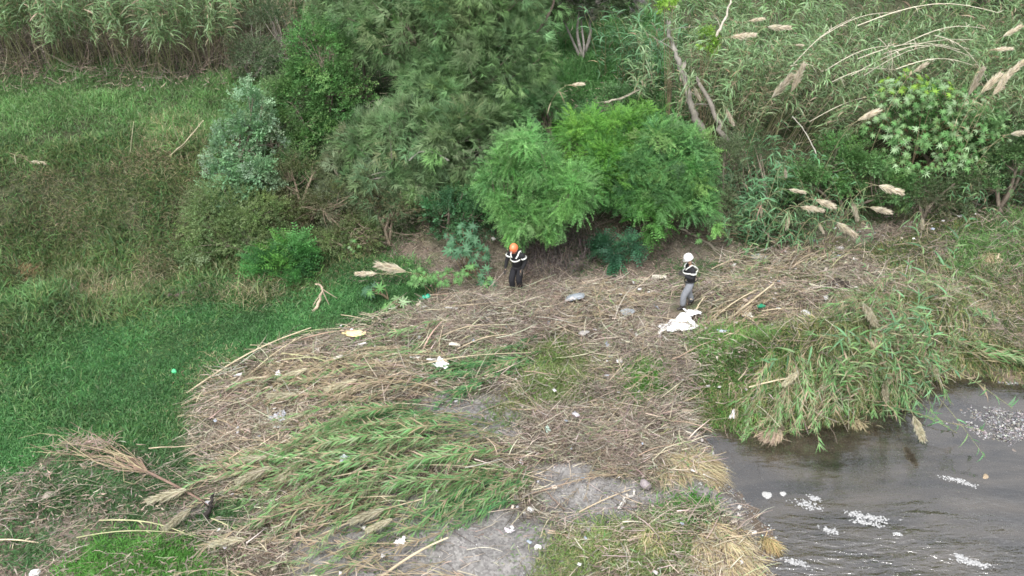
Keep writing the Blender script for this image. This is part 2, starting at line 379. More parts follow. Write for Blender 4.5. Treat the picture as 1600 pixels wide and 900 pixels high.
# small rounded stones; 20-sided each, squashed
def ico():
    g = (1 + 5 ** .5) / 2
    v = unit(np.array([(-1, g, 0), (1, g, 0), (-1, -g, 0), (1, -g, 0), (0, -1, g), (0, 1, g), (0, -1, -g), (0, 1, -g), (g, 0, -1), (g, 0, 1), (-g, 0, -1), (-g, 0, 1)], float))
    f = np.array([(0, 11, 5), (0, 5, 1), (0, 1, 7), (0, 7, 10), (0, 10, 11), (1, 5, 9), (5, 11, 4), (11, 10, 2), (10, 7, 6), (7, 1, 8), (3, 9, 4), (3, 4, 2), (3, 2, 6), (3, 6, 8), (3, 8, 9), (4, 9, 5), (2, 4, 11), (6, 2, 10), (8, 6, 7), (9, 8, 1)])
    return v, f
IV, IFC = ico()
def pebbles(mb, Q, size, C, r=rng):
    N = len(Q); V = IV[None] * size[:, None, None] * r.uniform(.55, 1.25, (N, 1, 3)) * np.array([1, 1, .55]) * r.uniform(.85, 1.15, (N, 12, 1))
    a = r.uniform(0, 6.28, N); ca, sa = np.cos(a)[:, None], np.sin(a)[:, None]
    X = V[:, :, 0] * ca - V[:, :, 1] * sa; Y = V[:, :, 0] * sa + V[:, :, 1] * ca
    V = np.stack([X, Y, V[:, :, 2]], -1) + Q[:, None]
    mb.add(V.reshape(-1, 3), [(np.arange(N) * 12)[:, None, None].repeat(20, 1).reshape(-1, 1) + np.tile(IFC, (N, 1))], np.repeat(C, 12, 0))
STONES = [(.22, .215, .22), (.15, .145, .145), (.32, .31, .31), (.20, .18, .155), (.11, .105, .11)]
mb = MB(); rp = np.random.default_rng(3)
Q = scatter(WP([(1190, 900), (1190, 790), (1120, 760), (1110, 700), (1300, 655), (1450, 590), (1600, 600), (1720, 700), (1720, 960), (1190, 960)]), 13000, rp)
pebbles(mb, Q + [0, 0, .01], rp.uniform(.012, .036, len(Q)), pick(STONES + [(.55, .54, .52)], len(Q), rp), rp)
Q = scatter(WP([(1440, 640), (1500, 600), (1610, 600), (1720, 660), (1700, 700), (1560, 690), (1480, 700)]), 2600, rp)
pebbles(mb, Q + [0, 0, .012], rp.uniform(.016, .045, len(Q)), pick(STONES, len(Q), rp), rp)
for m, n_ in zip(MUD, (900, 1800, 900, 900, 150, 250)):
    Q = scatter(m, n_, rp); pebbles(mb, Q, rp.uniform(.008, .022, n_), pick(STONES + [(.5, .49, .48)], n_, rp), rp)
kind(mb.build('gravel', M_STONE, smooth=True), 'stuff')

# riffle foam, lying on the water where stones break the surface
def foamlump(mb, Q, size, C, r):
    m2 = MB(); pebbles(m2, Q * [1, 1, 0], size, C, r); V = m2.v[0]; V[:, 2] = V[:, 2] * .3 + .003; mb.add(V, [m2.f[0]], m2.c[0])
mb = MB(); rf = np.random.default_rng(8)
FOAM = [(1262, 793, .30, .10), (1272, 784, .14, .06), (1340, 812, .32, .08), (1364, 818, .28, .09), (1296, 834, .20, .07), (1490, 758, .26, .05), (1508, 764, .18, .04), (1243, 886, .24, .06), (1517, 885, .36, .07), (1497, 876, .12, .04), (1400, 840, .1, .03), (1350, 826, .30, .05)]
for px, py, a, bb in FOAM:
    p = P(px, py); p[2] = .006; nn = int(700 * a)
    u = rf.normal(0, .5, (nn, 2)); u = u[np.abs(noise2(u[:, 0] * 2 + px, u[:, 1] * 3, 3.0, 4)) > .28]; nn = len(u); th = R(-18)
    X = u[:, 0] * a; Y = u[:, 1] * bb * 1.3
    Q = np.column_stack([p[0] + X * cos(th) - Y * sin(th), p[1] + X * sin(th) + Y * cos(th), np.full(nn, .001)])
    foamlump(mb, Q, rf.uniform(.006, .036, nn), rf.uniform(.30, .46, (nn, 1)).repeat(3, 1), rf)
kind(mb.build('riffle_foam', M_FOAM, smooth=True), 'stuff')
# ------------------------------------------------------------------ grass, weeds and flood debris nobody could count
def dirs(n, lean, az=None, spread=3.2, r=rng):
    a = r.uniform(0, 2 * pi, n) if az is None else az + r.normal(0, spread, n)
    l = np.abs(r.normal(lean, .25, n)); return np.stack([np.cos(a) * np.sin(l), np.sin(a) * np.sin(l), np.cos(l)], -1)

def grass(name, poly, n, L, w, pal, lean=.6, droop=.45, az=None, spread=3.2, keep=None, mat=None, seg=2, seed=1, patch=.9, lift=0.0, soft=.22):
    r = np.random.default_rng(seed); mb = MB()
    if keep is None: keep = lambda x, y: np.clip(.75 + .6 * noise2(x, y, 1.6, seed), .12, 1)
    Q = scatter(poly, n, r, keep); Q[:, :2] += r.normal(0, soft, (n, 2)); Q[:, 2] = terrain(Q[:, 0], Q[:, 1]); k = noise2(Q[:, 0], Q[:, 1], patch, seed + 50)
    ln = L * (1 + .35 * k) * r.uniform(.6, 1.35, n)
    C = pick(pal, n, r) * (1 + .22 * k)[:, None]; Q[:, 2] += lift * r.random(n) - .01
    strips(mb, Q, dirs(n, lean, az, spread, r), ln, w * r.uniform(.7, 1.3, n), droop * r.uniform(.4, 1.5, n), C, seg, .8, r, .15)
    return kind(mb.build(name, mat or M_GRASS), 'stuff')

G_LAWN = [(.058, .175, .050), (.080, .215, .065), (.042, .13, .040), (.11, .24, .085)]
G_DARK = [(.060, .145, .045), (.085, .17, .06), (.048, .11, .04)]
G_OLIVE = [(.13, .18, .065), (.18, .21, .09), (.095, .14, .048), (.24, .21, .135), (.15, .18, .07)]
G_TERR = [(.13, .28, .08), (.17, .32, .11), (.09, .21, .065), (.21, .28, .13)]
G_STRAW = [(.46, .38, .23), (.54, .46, .29), (.38, .31, .19), (.42, .38, .24)]
G_YEL = [(.20, .25, .07), (.26, .28, .10), (.14, .20, .055), (.32, .29, .14)]
T_DRY = [(.44, .385, .295), (.35, .30, .235), (.24, .205, .165), (.56, .50, .40), (.37, .305, .24)]
T_BROWN = [(.31, .25, .20), (.21, .17, .14), (.40, .335, .27), (.15, .12, .10)]

lawn_w = LAWN
grass('lawn_grass', lawn_w, 110000, .17, .022, G_LAWN, .7, .5, seed=2, soft=.12)
grass('tall_lawn_grass', lawn_w, 14000, .34, .024, G_LAWN + G_TERR, .6, .6, seed=3, keep=lambda x, y: np.clip(1.2 * noise2(x, y, 1.1, 77), 0, 1))
grass('pale_lawn_grass', lawn_w, 3500, .20, .022, [(.16, .27, .08), (.20, .27, .11), (.12, .24, .07)], .8, .5, seed=33, keep=lambda x, y: np.clip(1.5 * noise2(x, y, .9, 71) - .2, 0, 1))
slopeL = WP([(-260, 570), (-40, 565), (60, 550), (135, 500), (300, 470), (400, 475), (500, 455), (560, 415), (600, 395), (470, 370), (430, 300), (330, 235), (200, 215), (0, 235), (-260, 260)])
grass('bank_grass', slopeL, 85000, .36, .024, G_OLIVE + G_OLIVE + G_DARK, .7, .6, seed=4)
grass('tall_bank_weeds', slopeL, 16000, .62, .030, G_DARK + G_OLIVE[:3] + [(.12, .23, .07)], .55, .6, seed=41, keep=lambda x, y: np.clip(1.6 * noise2(x, y, 2.0, 72), 0, 1))
grass('dry_bank_grass', slopeL, 9000, .42, .016, [(.30, .26, .16), (.24, .19, .12), (.36, .32, .2)], .7, .4, seed=42, keep=lambda x, y: np.clip(1.4 * noise2(x, y, 1.5, 73), .03, 1))
terr = WP([(-260, 270), (0, 262), (150, 250), (330, 250), (420, 300), (440, 170), (420, 100), (-260, 100)])
grass('terrace_grass', terr, 70000, .42, .026, G_TERR, .55, .55, seed=5)
grass('dry_terrace_grass', WP([(160, 270), (330, 300), (340, 190), (240, 180)]), 5000, .4, .016, G_STRAW + G_OLIVE, .7, .5, seed=6)
grass('bank_weeds', WP([(430, 440), (600, 395), (680, 350), (860, 330), (1060, 330), (1100, 300), (1050, 60), (800, 20), (500, 20), (420, 120), (400, 300)]), 80000, .40, .028, G_DARK + [(.09, .16, .05)], .7, .6, seed=7)
grass('shelf_grass', WP([(780, 200), (1060, 190), (1060, 40), (960, 20), (820, 30)]), 60000, .6, .036, [(.11, .26, .08), (.14, .30, .10), (.08, .19, .06)], .5, .5, seed=8)
grass('thicket_floor_weeds', WP([(1040, 340), (1180, 300), (1320, 330), (1420, 300), (1660, 300), (1850, 300), (1850, 40), (1040, 40)]), 42000, .45, .028, G_DARK + G_OLIVE[:3], .7, .6, seed=9)
grass('weeds_under_plumes', WP([(1180, 400), (1240, 330), (1480, 340), (1640, 330), (1640, 300), (1200, 290)]), 14000, .26, .03, G_DARK + [(.16, .14, .09)], .8, .7, seed=10)
grass('trampled_grass', WP([(1090, 450), (1150, 395), (1300, 380), (1400, 400), (1480, 450), (1330, 450), (1230, 470), (1150, 470)]), 9000, .28, .020, G_YEL + G_DARK + G_STRAW[:1], .9, .6, seed=11)
right = WP([(1400, 440), (1480, 400), (1700, 370), (1850, 380), (1850, 590), (1620, 590), (1520, 568), (1450, 560)])
grass('right_bank_grass', right, 30000, .30, .024, G_YEL + G_OLIVE + G_DARK, .75, .6, seed=12)
grass('right_bank_dry_grass', right, 9000, .34, .018, G_STRAW + T_BROWN, .8, .5, seed=121, keep=lambda x, y: np.clip(1.3 * noise2(x, y, 1.4, 83), 0.02, 1))
grass('right_bank_tall_grass', WP([(1470, 420), (1520, 330), (1600, 320), (1760, 330), (1760, 470), (1600, 420), (1540, 450)]), 9000, .62, .030, [(.12, .24, .07), (.17, .29, .10), (.09, .18, .06)], .6, .75, seed=13)
grass('reedy_grass', WP([(-200, 590), (-200, 480), (0, 465), (90, 450), (135, 480), (120, 520), (60, 545), (-20, 570)]), 14000, .58, .034, [(.09, .20, .06), (.13, .25, .09), (.06, .13, .04)], .6, .8, seed=14)
grass('corner_grass', WP([(95, 915), (130, 862), (220, 842), (310, 868), (340, 910), (420, 1000), (80, 1000)]), 26000, .28, .020, [(.10, .28, .05), (.13, .33, .065), (.08, .22, .04)], .6, .5, seed=15)
grass('waterside_grass', WP([(1070, 640), (1180, 650), (1290, 630), (1400, 580), (1450, 560), (1520, 560), (1640, 580), (1800, 590), (1800, 560), (1500, 530), (1430, 540), (1300, 580), (1080, 610)]), 15000, .42, .022, G_YEL + G_STRAW[:2] + G_DARK, .9, .9, az=R(-75), spread=.9, seed=26)
grass('mound_grass', WP([(1200, 640), (1290, 640), (1420, 590), (1490, 540), (1480, 450), (1380, 450), (1270, 500), (1210, 560)]), 20000, .48, .024, G_YEL + G_OLIVE + G_DARK + G_STRAW[:1], .8, .9, az=R(-100), spread=1.4, seed=27, lift=.35)
grass('right_slope_weeds', WP([(1330, 420), (1400, 350), (1480, 320), (1560, 320), (1500, 420), (1400, 440)]), 9000, .26, .026, G_DARK + G_YEL + [(.12, .11, .08)], .8, .5, seed=29, keep=lambda x, y: np.clip(1.2 * noise2(x, y, 2.2, 76) + .1, .03, 1))
grass('edge_grass', WP([(300, 560), (420, 545), (430, 560), (330, 640), (280, 690), (270, 640)]), 4500, .24, .018, G_LAWN + G_STRAW, .8, .6, seed=16)
grass('low_weeds', WP([(-60, 760), (60, 740), (150, 700), (380, 700), (400, 760), (340, 850), (250, 840), (100, 870), (-60, 900)]), 34000, .17, .028, [(.055, .14, .045), (.08, .18, .065), (.10, .17, .07)], .9, .5, seed=17,
      keep=lambda x, y: np.clip(1.3 * noise2(x, y, 1.9, 60) + .35, 0.03, 1))
grass('yellow_weeds', WP([(820, 620), (825, 560), (850, 530), (900, 540), (930, 580), (900, 640), (860, 640)]), 16000, .42, .024, [(.26, .38, .12), (.20, .31, .09), (.32, .38, .16)], .6, .5, seed=18)
grass('bright_weeds', WP([(960, 620), (970, 575), (1010, 560), (1050, 585), (1045, 630), (990, 640)]), 9000, .32, .028, [(.12, .32, .06), (.14, .28, .06)], .8, .5, seed=19)
grass('mound_weeds', WP([(1085, 640), (1075, 560), (1110, 520), (1180, 510), (1240, 530), (1250, 590), (1200, 650), (1140, 660)]), 24000, .40, .030, [(.11, .29, .06), (.15, .27, .07), (.09, .17, .05), (.22, .24, .10)], .7, .6, seed=20)
grass('foreground_weeds', WP([(840, 905), (870, 850), (950, 830), (1030, 820), (1080, 850), (1090, 905), (1090, 990), (830, 990)]), 22000, .26, .022, [(.15, .25, .07), (.20, .24, .10), (.12, .18, .06), (.30, .28, .15)], .7, .5, seed=21)
grass('leafy_weeds', WP([(1030, 850), (1025, 810), (1070, 785), (1100, 785), (1110, 810), (1080, 860)]), 6000, .26, .032, [(.09, .26, .05), (.13, .31, .07)], .6, .5, seed=22)
grass('weeds_behind_people', WP([(850, 420), (900, 350), (1000, 350), (1100, 380), (1180, 330), (1200, 400), (1100, 430), (1000, 430)]), 3200, .20, .024, G_DARK, .8, .5, seed=23, keep=lambda x, y: np.clip(noise2(x, y, 1.8, 61), 0.02, 1))
grass('gap_grass', WP([(760, 620), (800, 600), (830, 620), (820, 640), (770, 660)]), 1800, .18, .014, G_YEL, .8, .5, seed=24)
grass('far_bank_growth', [(-34, 36), (34, 36), (60, 60), (-60, 60)], 40000, 1.1, .06, G_DARK + G_OLIVE[:2] + G_TERR[:1], .6, .5, seed=25)

# flood-borne straw, twigs and leaf litter over the bar
BAR = WP([(300, 650), (330, 600), (430, 540), (540, 520), (650, 482), (800, 455), (900, 450), (1000, 440), (1090, 455), (1140, 405), (1250, 385), (1330, 390), (1400, 440), (1470, 470), (1480, 560),
          (1400, 595), (1285, 650), (1080, 650), (1110, 700), (1120, 765), (1182, 800), (1186, 905), (1190, 1000), (350, 1000), (350, 880), (300, 830), (330, 790), (345, 750), (290, 700)])
grass('debris_sprigs', BAR, 9000, .2, .024, [(.12, .24, .07), (.16, .27, .10), (.20, .26, .12)], .9, .5, seed=28, keep=lambda x, y: np.clip(2.0 * noise2(x, y, 1.6, 33) - .9, 0, 1))
def sticks(name, poly, n, L, rad, pal, az=0.25, spread=.7, seed=1, keep=None, lift=.12, mat=None, tilt=.12, k=4, wob=.10):
    r = np.random.default_rng(seed); mb = MB(); Q = scatter(poly, n, r, keep); Q[:, 2] += r.random(n) ** 1.5 * lift
    a = az + r.normal(0, spread, n) + pi * (r.random(n) < .5); tl = r.normal(0, tilt, n)
    D = np.stack([np.cos(a) * np.cos(tl), np.sin(a) * np.cos(tl), np.sin(tl)], -1)
    ln = np.minimum(L * np.exp(r.normal(0, .5, n)), 1.9 * L); PT = bentpaths(Q, D, ln, k, 0.02, wob, r)
    g = terrain(PT[..., 0], PT[..., 1]); PT[..., 2] = np.maximum(PT[..., 2], g + .006)
    rr = rad * r.uniform(.5, 1.3, n)[:, None] * np.linspace(1, .45, k)[None]
    tubes(mb, PT, rr, pick(pal, n, r, .16), 3); return kind(mb.build(name, mat or M_TWIG), 'stuff')
patchy = lambda k: (lambda x, y: notmud(x, y) * np.clip(.5 + .8 * noise2(x, y, 2.2, 90 + k), .06, 1) * (1 - .9 * weedy(x, y)))
WEEDP = [flat(p, .5) for p in ([(825, 640), (825, 560), (850, 530), (900, 540), (930, 580), (900, 640)], [(960, 620), (970, 575), (1010, 560), (1050, 585), (1045, 625), (990, 635)], [(1085, 640), (1075, 560), (1110, 520), (1180, 510), (1240, 530), (1250, 590), (1200, 650)], [(95, 940), (130, 860), (220, 845), (300, 870), (320, 940)])]
weedy = lambda x, y: np.maximum.reduce([sm(.2, -.3, sdpoly(x, y, m)) for m in WEEDP])
notmud = lambda x, y: np.clip(.95 - .9 * np.maximum.reduce([sm(.25, -.15, sdpoly(x, y, m)) for m in MUD]), .015, 1) * np.clip(sdpoly(x, y, SACKM) / .15, 0, 1)
sticks('flood_straw', BAR, 15000, .42, .0068, T_DRY, .18, .55, 1, patchy(1), .20)
sticks('flood_twigs', BAR, 6000, .34, .006, T_BROWN, .3, 1.0, 2, patchy(2), .22)
sticks('brushwood_debris', WP([(650, 485), (800, 458), (960, 440), (1060, 500), (1090, 560), (1080, 640), (980, 700), (860, 720), (800, 640), (850, 540), (760, 560), (650, 540)]), 7500, .42, .0065, T_BROWN + T_DRY[:4], .3, .9, 3, patchy(3), .34, tilt=.35)
sticks('brown_brush_debris', WP([(880, 560), (1060, 540), (1100, 640), (1040, 730), (960, 760), (840, 720), (850, 640)]), 5000, .34, .0055, T_BROWN + T_DRY[:3], -.3, .9, 4, patchy(4), .22, tilt=.3)
def heap(x, y): return np.clip(.25 + 1.1 * noise2(x, y, 1.7, 44), .02, 1) * notmud(x, y) * (1 - weedy(x, y))
sticks('broken_canes', BAR, 2600, .62, .012, T_DRY + [(.56, .50, .38)], .3, .75, 21, heap, .42, tilt=.3, wob=.06)
sticks('dark_twigs', BAR, 5000, .4, .009, [(.10, .08, .06), (.14, .11, .085), (.08, .06, .05)], .3, 1.1, 22, heap, .25, tilt=.3)  # very dark brown twigs mixed through the heaps
sticks('lower_left_twigs', WP([(-60, 1000), (-60, 760), (120, 720), (330, 730), (350, 1000)]), 1500, .45, .0065, T_DRY + T_BROWN, .25, .6, 23, lambda x, y: np.clip(.4 + noise2(x, y, 1.6, 75), .1, 1), .1)
sticks('mound_brushwood', WP([(1100, 660), (1200, 560), (1290, 500), (1400, 450), (1500, 460), (1500, 560), (1400, 620), (1290, 660)]), 1800, .6, .009, T_DRY + T_BROWN + [(.12, .10, .08)], -1.9, .9, 24, None, .6, tilt=.45)
sticks('right_bank_twigs', WP([(1300, 430), (1400, 340), (1560, 310), (1700, 330), (1700, 560), (1480, 540), (1480, 440)]), 2200, .45, .007, T_BROWN + T_DRY[:2], .4, 1.1, 25, None, .25, tilt=.4)
sticks('shade_toned_roots', WP([(818, 436), (812, 385), (900, 365), (950, 395), (890, 442)]), 1500, .38, .007, [(.09, .075, .075), (.14, .115, .10), (.20, .17, .14), (.06, .05, .05)], 1.5, .8, 26, None, .45, tilt=1.0)  # roots coloured dark to stand in for the shadowed hollow under the trees
sticks('bank_twigs', WP([(600, 400), (700, 360), (900, 360), (1000, 400), (1200, 340), (1300, 300), (1200, 260), (600, 260), (480, 400)]), 4200, .5, .006, T_BROWN + [(.12, .10, .08)], .5, 1.2, 5, None, .3, tilt=.5)
sticks('slope_litter', WP([(560, 430), (640, 370), (900, 380), (1150, 350), (1300, 340), (1300, 400), (1100, 440), (800, 460), (650, 440)]), 3200, .2, .005, T_BROWN + T_DRY[:2], .1, 1.2, 6, None, .03)
sticks('thicket_dead_stems', WP([(-200, 140), (430, 135), (430, 60), (-200, 50)]), 2600, 1.3, .009, [(.20, .165, .13), (.28, .235, .18), (.13, .10, .085)], 1.4, .6, 7, None, .6, tilt=.9)
def litter(name, poly, n, L, w, pal, seed, keep=None, mat=None, lift=.1):
    r = np.random.default_rng(seed); mb = MB(); Q = scatter(poly, n, r, keep); Q[:, 2] += r.random(n) * lift + .006
    strips(mb, Q, dirs(n, 1.35, r=r), L * r.uniform(.4, 1.5, n), w * r.uniform(.6, 1.4, n), .1, pick(pal, n, r, .15), 2, 1.0, r, .35)
    return kind(mb.build(name, mat or M_DRY), 'stuff')
litter('lower_left_litter', WP([(-60, 1000), (-60, 740), (120, 700), (330, 720), (350, 1000)]), 3000, .14, .024, T_BROWN + T_DRY[1:3], 61, lambda x, y: np.clip(.4 + noise2(x, y, 1.6, 74), .1, 1))
litter('dead_leaf_litter', BAR, 26000, .15, .022, T_DRY + T_BROWN, 1, notmud, lift=.2)
litter('bank_leaf_litter', WP([(540, 440), (640, 360), (900, 370), (1150, 330), (1480, 300), (1500, 400), (1100, 450), (800, 470), (650, 450)]), 9000, .12, .025, T_BROWN + [(.3, .26, .2), (.10, .085, .065)], 2, lift=.04)
litter('thicket_leaf_litter', WP([(-200, 160), (430, 150), (1700, 330), (1700, 60), (-200, 60)]), 9000, .3, .03, T_BROWN + [(.24, .2, .15)], 3, lift=.3)
litter('pale_straw_litter', BAR, 11000, .30, .020, T_DRY + [(.56, .50, .40)], 14, patchy(7), lift=.26)
litter('torn_green_leaves', BAR, 6000, .26, .024, [(.12, .22, .08), (.18, .25, .12), (.26, .28, .16)], 15, patchy(8), lift=.22)
litter('straw_on_reed_pile', WP([(300, 700), (420, 640), (640, 560), (700, 600), (560, 660), (440, 720)]), 5000, .3, .016, T_DRY, 4, lift=.25)
# ------------------------------------------------------------------ trees and shrubs
def frond_tpl(n=8, L=.34, lw=.022, ll=.085):
    """a feathery leaf along +X: rachis and paired leaflets, as (V, tri list)"""
    V = []; T = []
    def quadleaf(p, d, l, wd):
        s = np.array([-d[1], d[0], 0]) * wd / 2; b = len(V)
        V.extend([p, p + d * l * .5 + s, p + d * l, p + d * l * .5 - s]); T.append((b, b + 1, b + 2, b + 3))
    for i in range(n):
        x = L * (i + .6) / n; z = -.35 * x * x / L
        for sgn in (-1, 1):
            d = unit(np.array([.55, sgn * 1.0, -.15])); quadleaf(np.array([x, 0, z]), d, ll * (1 - .45 * abs(i / n - .35)), lw)
    quadleaf(np.array([0, 0, 0]), np.array([1, 0, -.3]), L, .008)
    return np.array(V), np.array(T)
def needle_tpl(n=13, L=.31):
    r = np.random.default_rng(4); V = []; T = []
    for i in range(n):
        a = r.normal(0, .45); d = unit(np.array([1, a, r.normal(-.05, .35)])); p = np.array([r.uniform(0, .12), 0, 0]); l = L * r.uniform(.5, 1)
        s = unit(np.cross(d, [0, .3, 1])) * .0065; b = len(V); V.extend([p - s, p + s, p + d * l]); T.append((b, b + 1, b + 2))
    return np.array(V), np.array(T)
def leaf_tpl(n=6, L=.24, ll=.085, lw=.05):
    r = np.random.default_rng(6); V = []; T = []
    for i in range(n):
        p = np.array([L * (i + .5) / n, 0, 0]); d = unit(np.array([.6, (-1) ** i * r.uniform(.5, 1.1), r.uniform(-.4, .5)])); s = unit(np.cross(d, [r.normal(0, .4), 0, 1])) * lw / 2
        b = len(V); V.extend([p, p + d * ll * .5 + s, p + d * ll, p + d * ll * .5 - s]); T.append((b, b + 1, b + 2, b + 3))
    return np.array(V), np.array(T)
TPL = {'frond': frond_tpl(8, .32, .016, .062), 'bigfrond': frond_tpl(6, .42, .045, .12), 'needle': needle_tpl(), 'leaf': leaf_tpl(), 'small': leaf_tpl(7, .22, .045, .026), 'big': leaf_tpl(5, .26, .13, .085)}

def sprays(mb, tpl, Pn, D, S, C, r):
    V0, T0 = TPL[tpl]; N = len(Pn); X = unit(D); Y = unit(np.cross([0, 0, 1.0], X) + 1e-4); th = r.normal(0, .5, (N, 1)); Z = np.cross(X, Y)
    Y2 = Y * np.cos(th) + Z * np.sin(th); Z2 = np.cross(X, Y2)
    V = Pn[:, None] + S[:, None, None] * (X[:, None] * V0[None, :, 0:1] + Y2[:, None] * V0[None, :, 1:2] + Z2[:, None] * V0[None, :, 2:3])
    V += r.normal(0, .006, V.shape)
    mb.add(V.reshape(-1, 3), [(np.arange(N) * len(V0))[:, None, None].repeat(len(T0), 1).reshape(-1, 1) + np.tile(T0, (N, 1))], np.repeat(C, len(V0), 0))

def crown(mb, blobs, tpl, n, pal, S=1.0, r=rng, clump=.34, droop=.35, base=None, tippal=None, tipz=None):
    """foliage as many sprays in uneven clumps through the volume of the blobs; returns clump centres"""
    vol = np.array([b[3] * b[4] * b[5] for b in blobs]) ** .75; k = r.choice(len(blobs), max(8, int(n / 26)), p=vol / vol.sum())
    B = np.array(blobs); u = unit(r.normal(size=(len(k), 3))); u[:, 2] = np.where(u[:, 2] < -.55, -u[:, 2], u[:, 2])
    rad = r.uniform(.45, 1.08, (len(k), 1)) ** .55 * (1 + .22 * np.sin(u[:, :1] * 5 + k[:, None]) * np.cos(u[:, 1:2] * 6 + 2 * k[:, None]))
    CC = B[k, :3] + u * rad * B[k, 3:6]; cs = clump * r.uniform(.5, 1.35, len(k))
    j = r.integers(0, len(k), n); v = unit(r.normal(size=(n, 3))); Pn = CC[j] + v * (cs[j] * r.random(n) ** .5)[:, None]
    D = unit(u[j] * .9 + v * .8 + r.normal(0, .35, (n, 3)) + [0, 0, .15]); D[:, 2] -= droop * r.uniform(.3, 1.6, n)
    ccol = pick(pal, len(k), r, .14); C = ccol[j] * (1 + .12 * r.normal(size=(n, 1)))
    if tippal is not None:
        m = (r.random(len(k)) < .8) & (CC[:, 2] > tipz if tipz is not None else True); tc = pick(tippal, len(k), r); C = np.where(m[j][:, None], tc[j], C)
    sprays(mb, tpl, Pn, D, S * r.uniform(.65, 1.3, n), np.clip(C, .01, .9), r); return CC

def limbs(mb, base, CC, r, rt=.09, col=(.20, .165, .13), nmain=4, ntwig=60, spreadz=.45):
    base = np.asarray(base, float); top = CC.mean(0); H = top[2] - base[2]; br = []
    for i in range(nmain):
        tgt = CC[r.integers(len(CC))] * .75 + top * .25; s = np.linspace(0, 1, 7)[:, None]
        off = base + r.normal(0, .06, 3) * [1, 1, 0]
        pth = off * (1 - s) + tgt * s; pth[:, 2] = off[2] + (tgt[2] - off[2]) * s[:, 0] ** .8
        pth += np.sin(s * pi * r.uniform(1, 2.4)) * r.normal(0, .12, 3) * max(H, .5) * .5
        tubes(mb, pth, rt * np.linspace(1, .28, 7) * r.uniform(.7, 1.1), col, 6, False); br.append(pth)
    P0, P1, rr = [], [], []
    for c in CC[r.permutation(len(CC))[:ntwig]]:
        a = min(br, key=lambda b: np.linalg.norm(b[3:] - c, axis=1).min()); i = 3 + int(np.argmin(np.linalg.norm(a[3:] - c, axis=1))); i = max(2, i - 1); P0.append(a[i]); P1.append(c)
    P0 = np.array(P0); P1 = np.array(P1); s = np.linspace(0, 1, 5)[None, :, None]
    T = P0[:, None] * (1 - s) + P1[:, None] * s + np.sin(s * pi) * r.normal(0, .09, (len(P0), 1, 3)); T[:, :, 2] -= (.08 * np.sin(s[:, :, 0] * pi))
    tubes(mb, T, rt * .26 * np.linspace(1, .3, 5)[None], np.array(col) * r.uniform(.7, 1.3, (len(P0), 1)), 4, False)

def plant(name, label, cat, basepx, base_y, blobs, tpl, n, pal, S=1.0, seed=0, clump=.34, droop=.35, rt=.08, col=(.20, .165, .13), nmain=4, ntwig=60, tippal=None, tippx=None, group=None):
    """blobs: (photo x, photo y, depth y, radius px x, radius px y, depth radius m); base: ground point under photo column basepx at depth base_y"""
    r = np.random.default_rng(seed); bx = W(basepx, 300, base_y)[0]; base = np.array([bx, base_y, float(terrain(bx, base_y)) - .05])
    bl = []
    for px, py, y, rx, ry, rd in blobs:
        c = W(px, py, y); k = (c[1] * CP - (c[2] - CAM_H) * SP) / F; bl.append((*(c - base), rx * k, rd, ry * k * 1.1))
    if tpl == 'frond':        # break the crown into many uneven boughs
        nb = []
        for c in bl:
            for _ in range(7):
                u = unit(r.normal(size=3)); u[2] = abs(u[2]) * 1.1 - .45; q = r.uniform(.45, .8); k_ = r.uniform(.32, .55)
                nb.append((c[0] + u[0] * c[3] * q, c[1] + u[1] * c[4] * q, c[2] + u[2] * c[5] * q, c[3] * k_, c[4] * k_, c[5] * k_))
            nb.append((c[0], c[1], c[2], c[3] * .6, c[4] * .6, c[5] * .6))
        bl = nb
    t = thing(name, label, cat, base, 0, group); mb = MB()
    tz = None if tippx is None else W(*tippx)[2] - base[2]
    CC = crown(mb, bl, tpl, n, pal, S, r, clump, droop, tippal=tippal, tipz=tz); mb.build('crown', M_LEAF, t)
    mb = MB(); limbs(mb, (0, 0, 0), CC, r, rt, col, nmain, ntwig); mb.build('trunk' if cat == 'tree' else 'stem', M_BARK, t, True)
    return t
MESQ = [(.115, .30, .085), (.15, .37, .11), (.08, .22, .065), (.18, .42, .13)]
MESQB = [(.13, .30, .085), (.17, .36, .115), (.22, .41, .15), (.08, .20, .06)]
YEL = [(.18, .42, .08), (.24, .50, .09), (.15, .36, .08)]
PALO = [(.18, .31, .13), (.23, .37, .16), (.14, .25, .10), (.26, .38, .18)]
PALOG = [(.17, .28, .12), (.21, .33, .15), (.13, .22, .10), (.24, .32, .17)]
DGRN = [(.08, .19, .055), (.11, .24, .07), (.06, .14, .04), (.14, .27, .085)]
PALE = [(.17, .33, .16), (.25, .41, .24), (.12, .24, .10), (.34, .48, .32)]
OLIV = [(.12, .16, .055), (.16, .19, .08), (.09, .12, .045), (.19, .20, .11)]
UND = [(.06, .12, .04), (.065, .10, .04), (.035, .06, .025), (.085, .10, .055)]

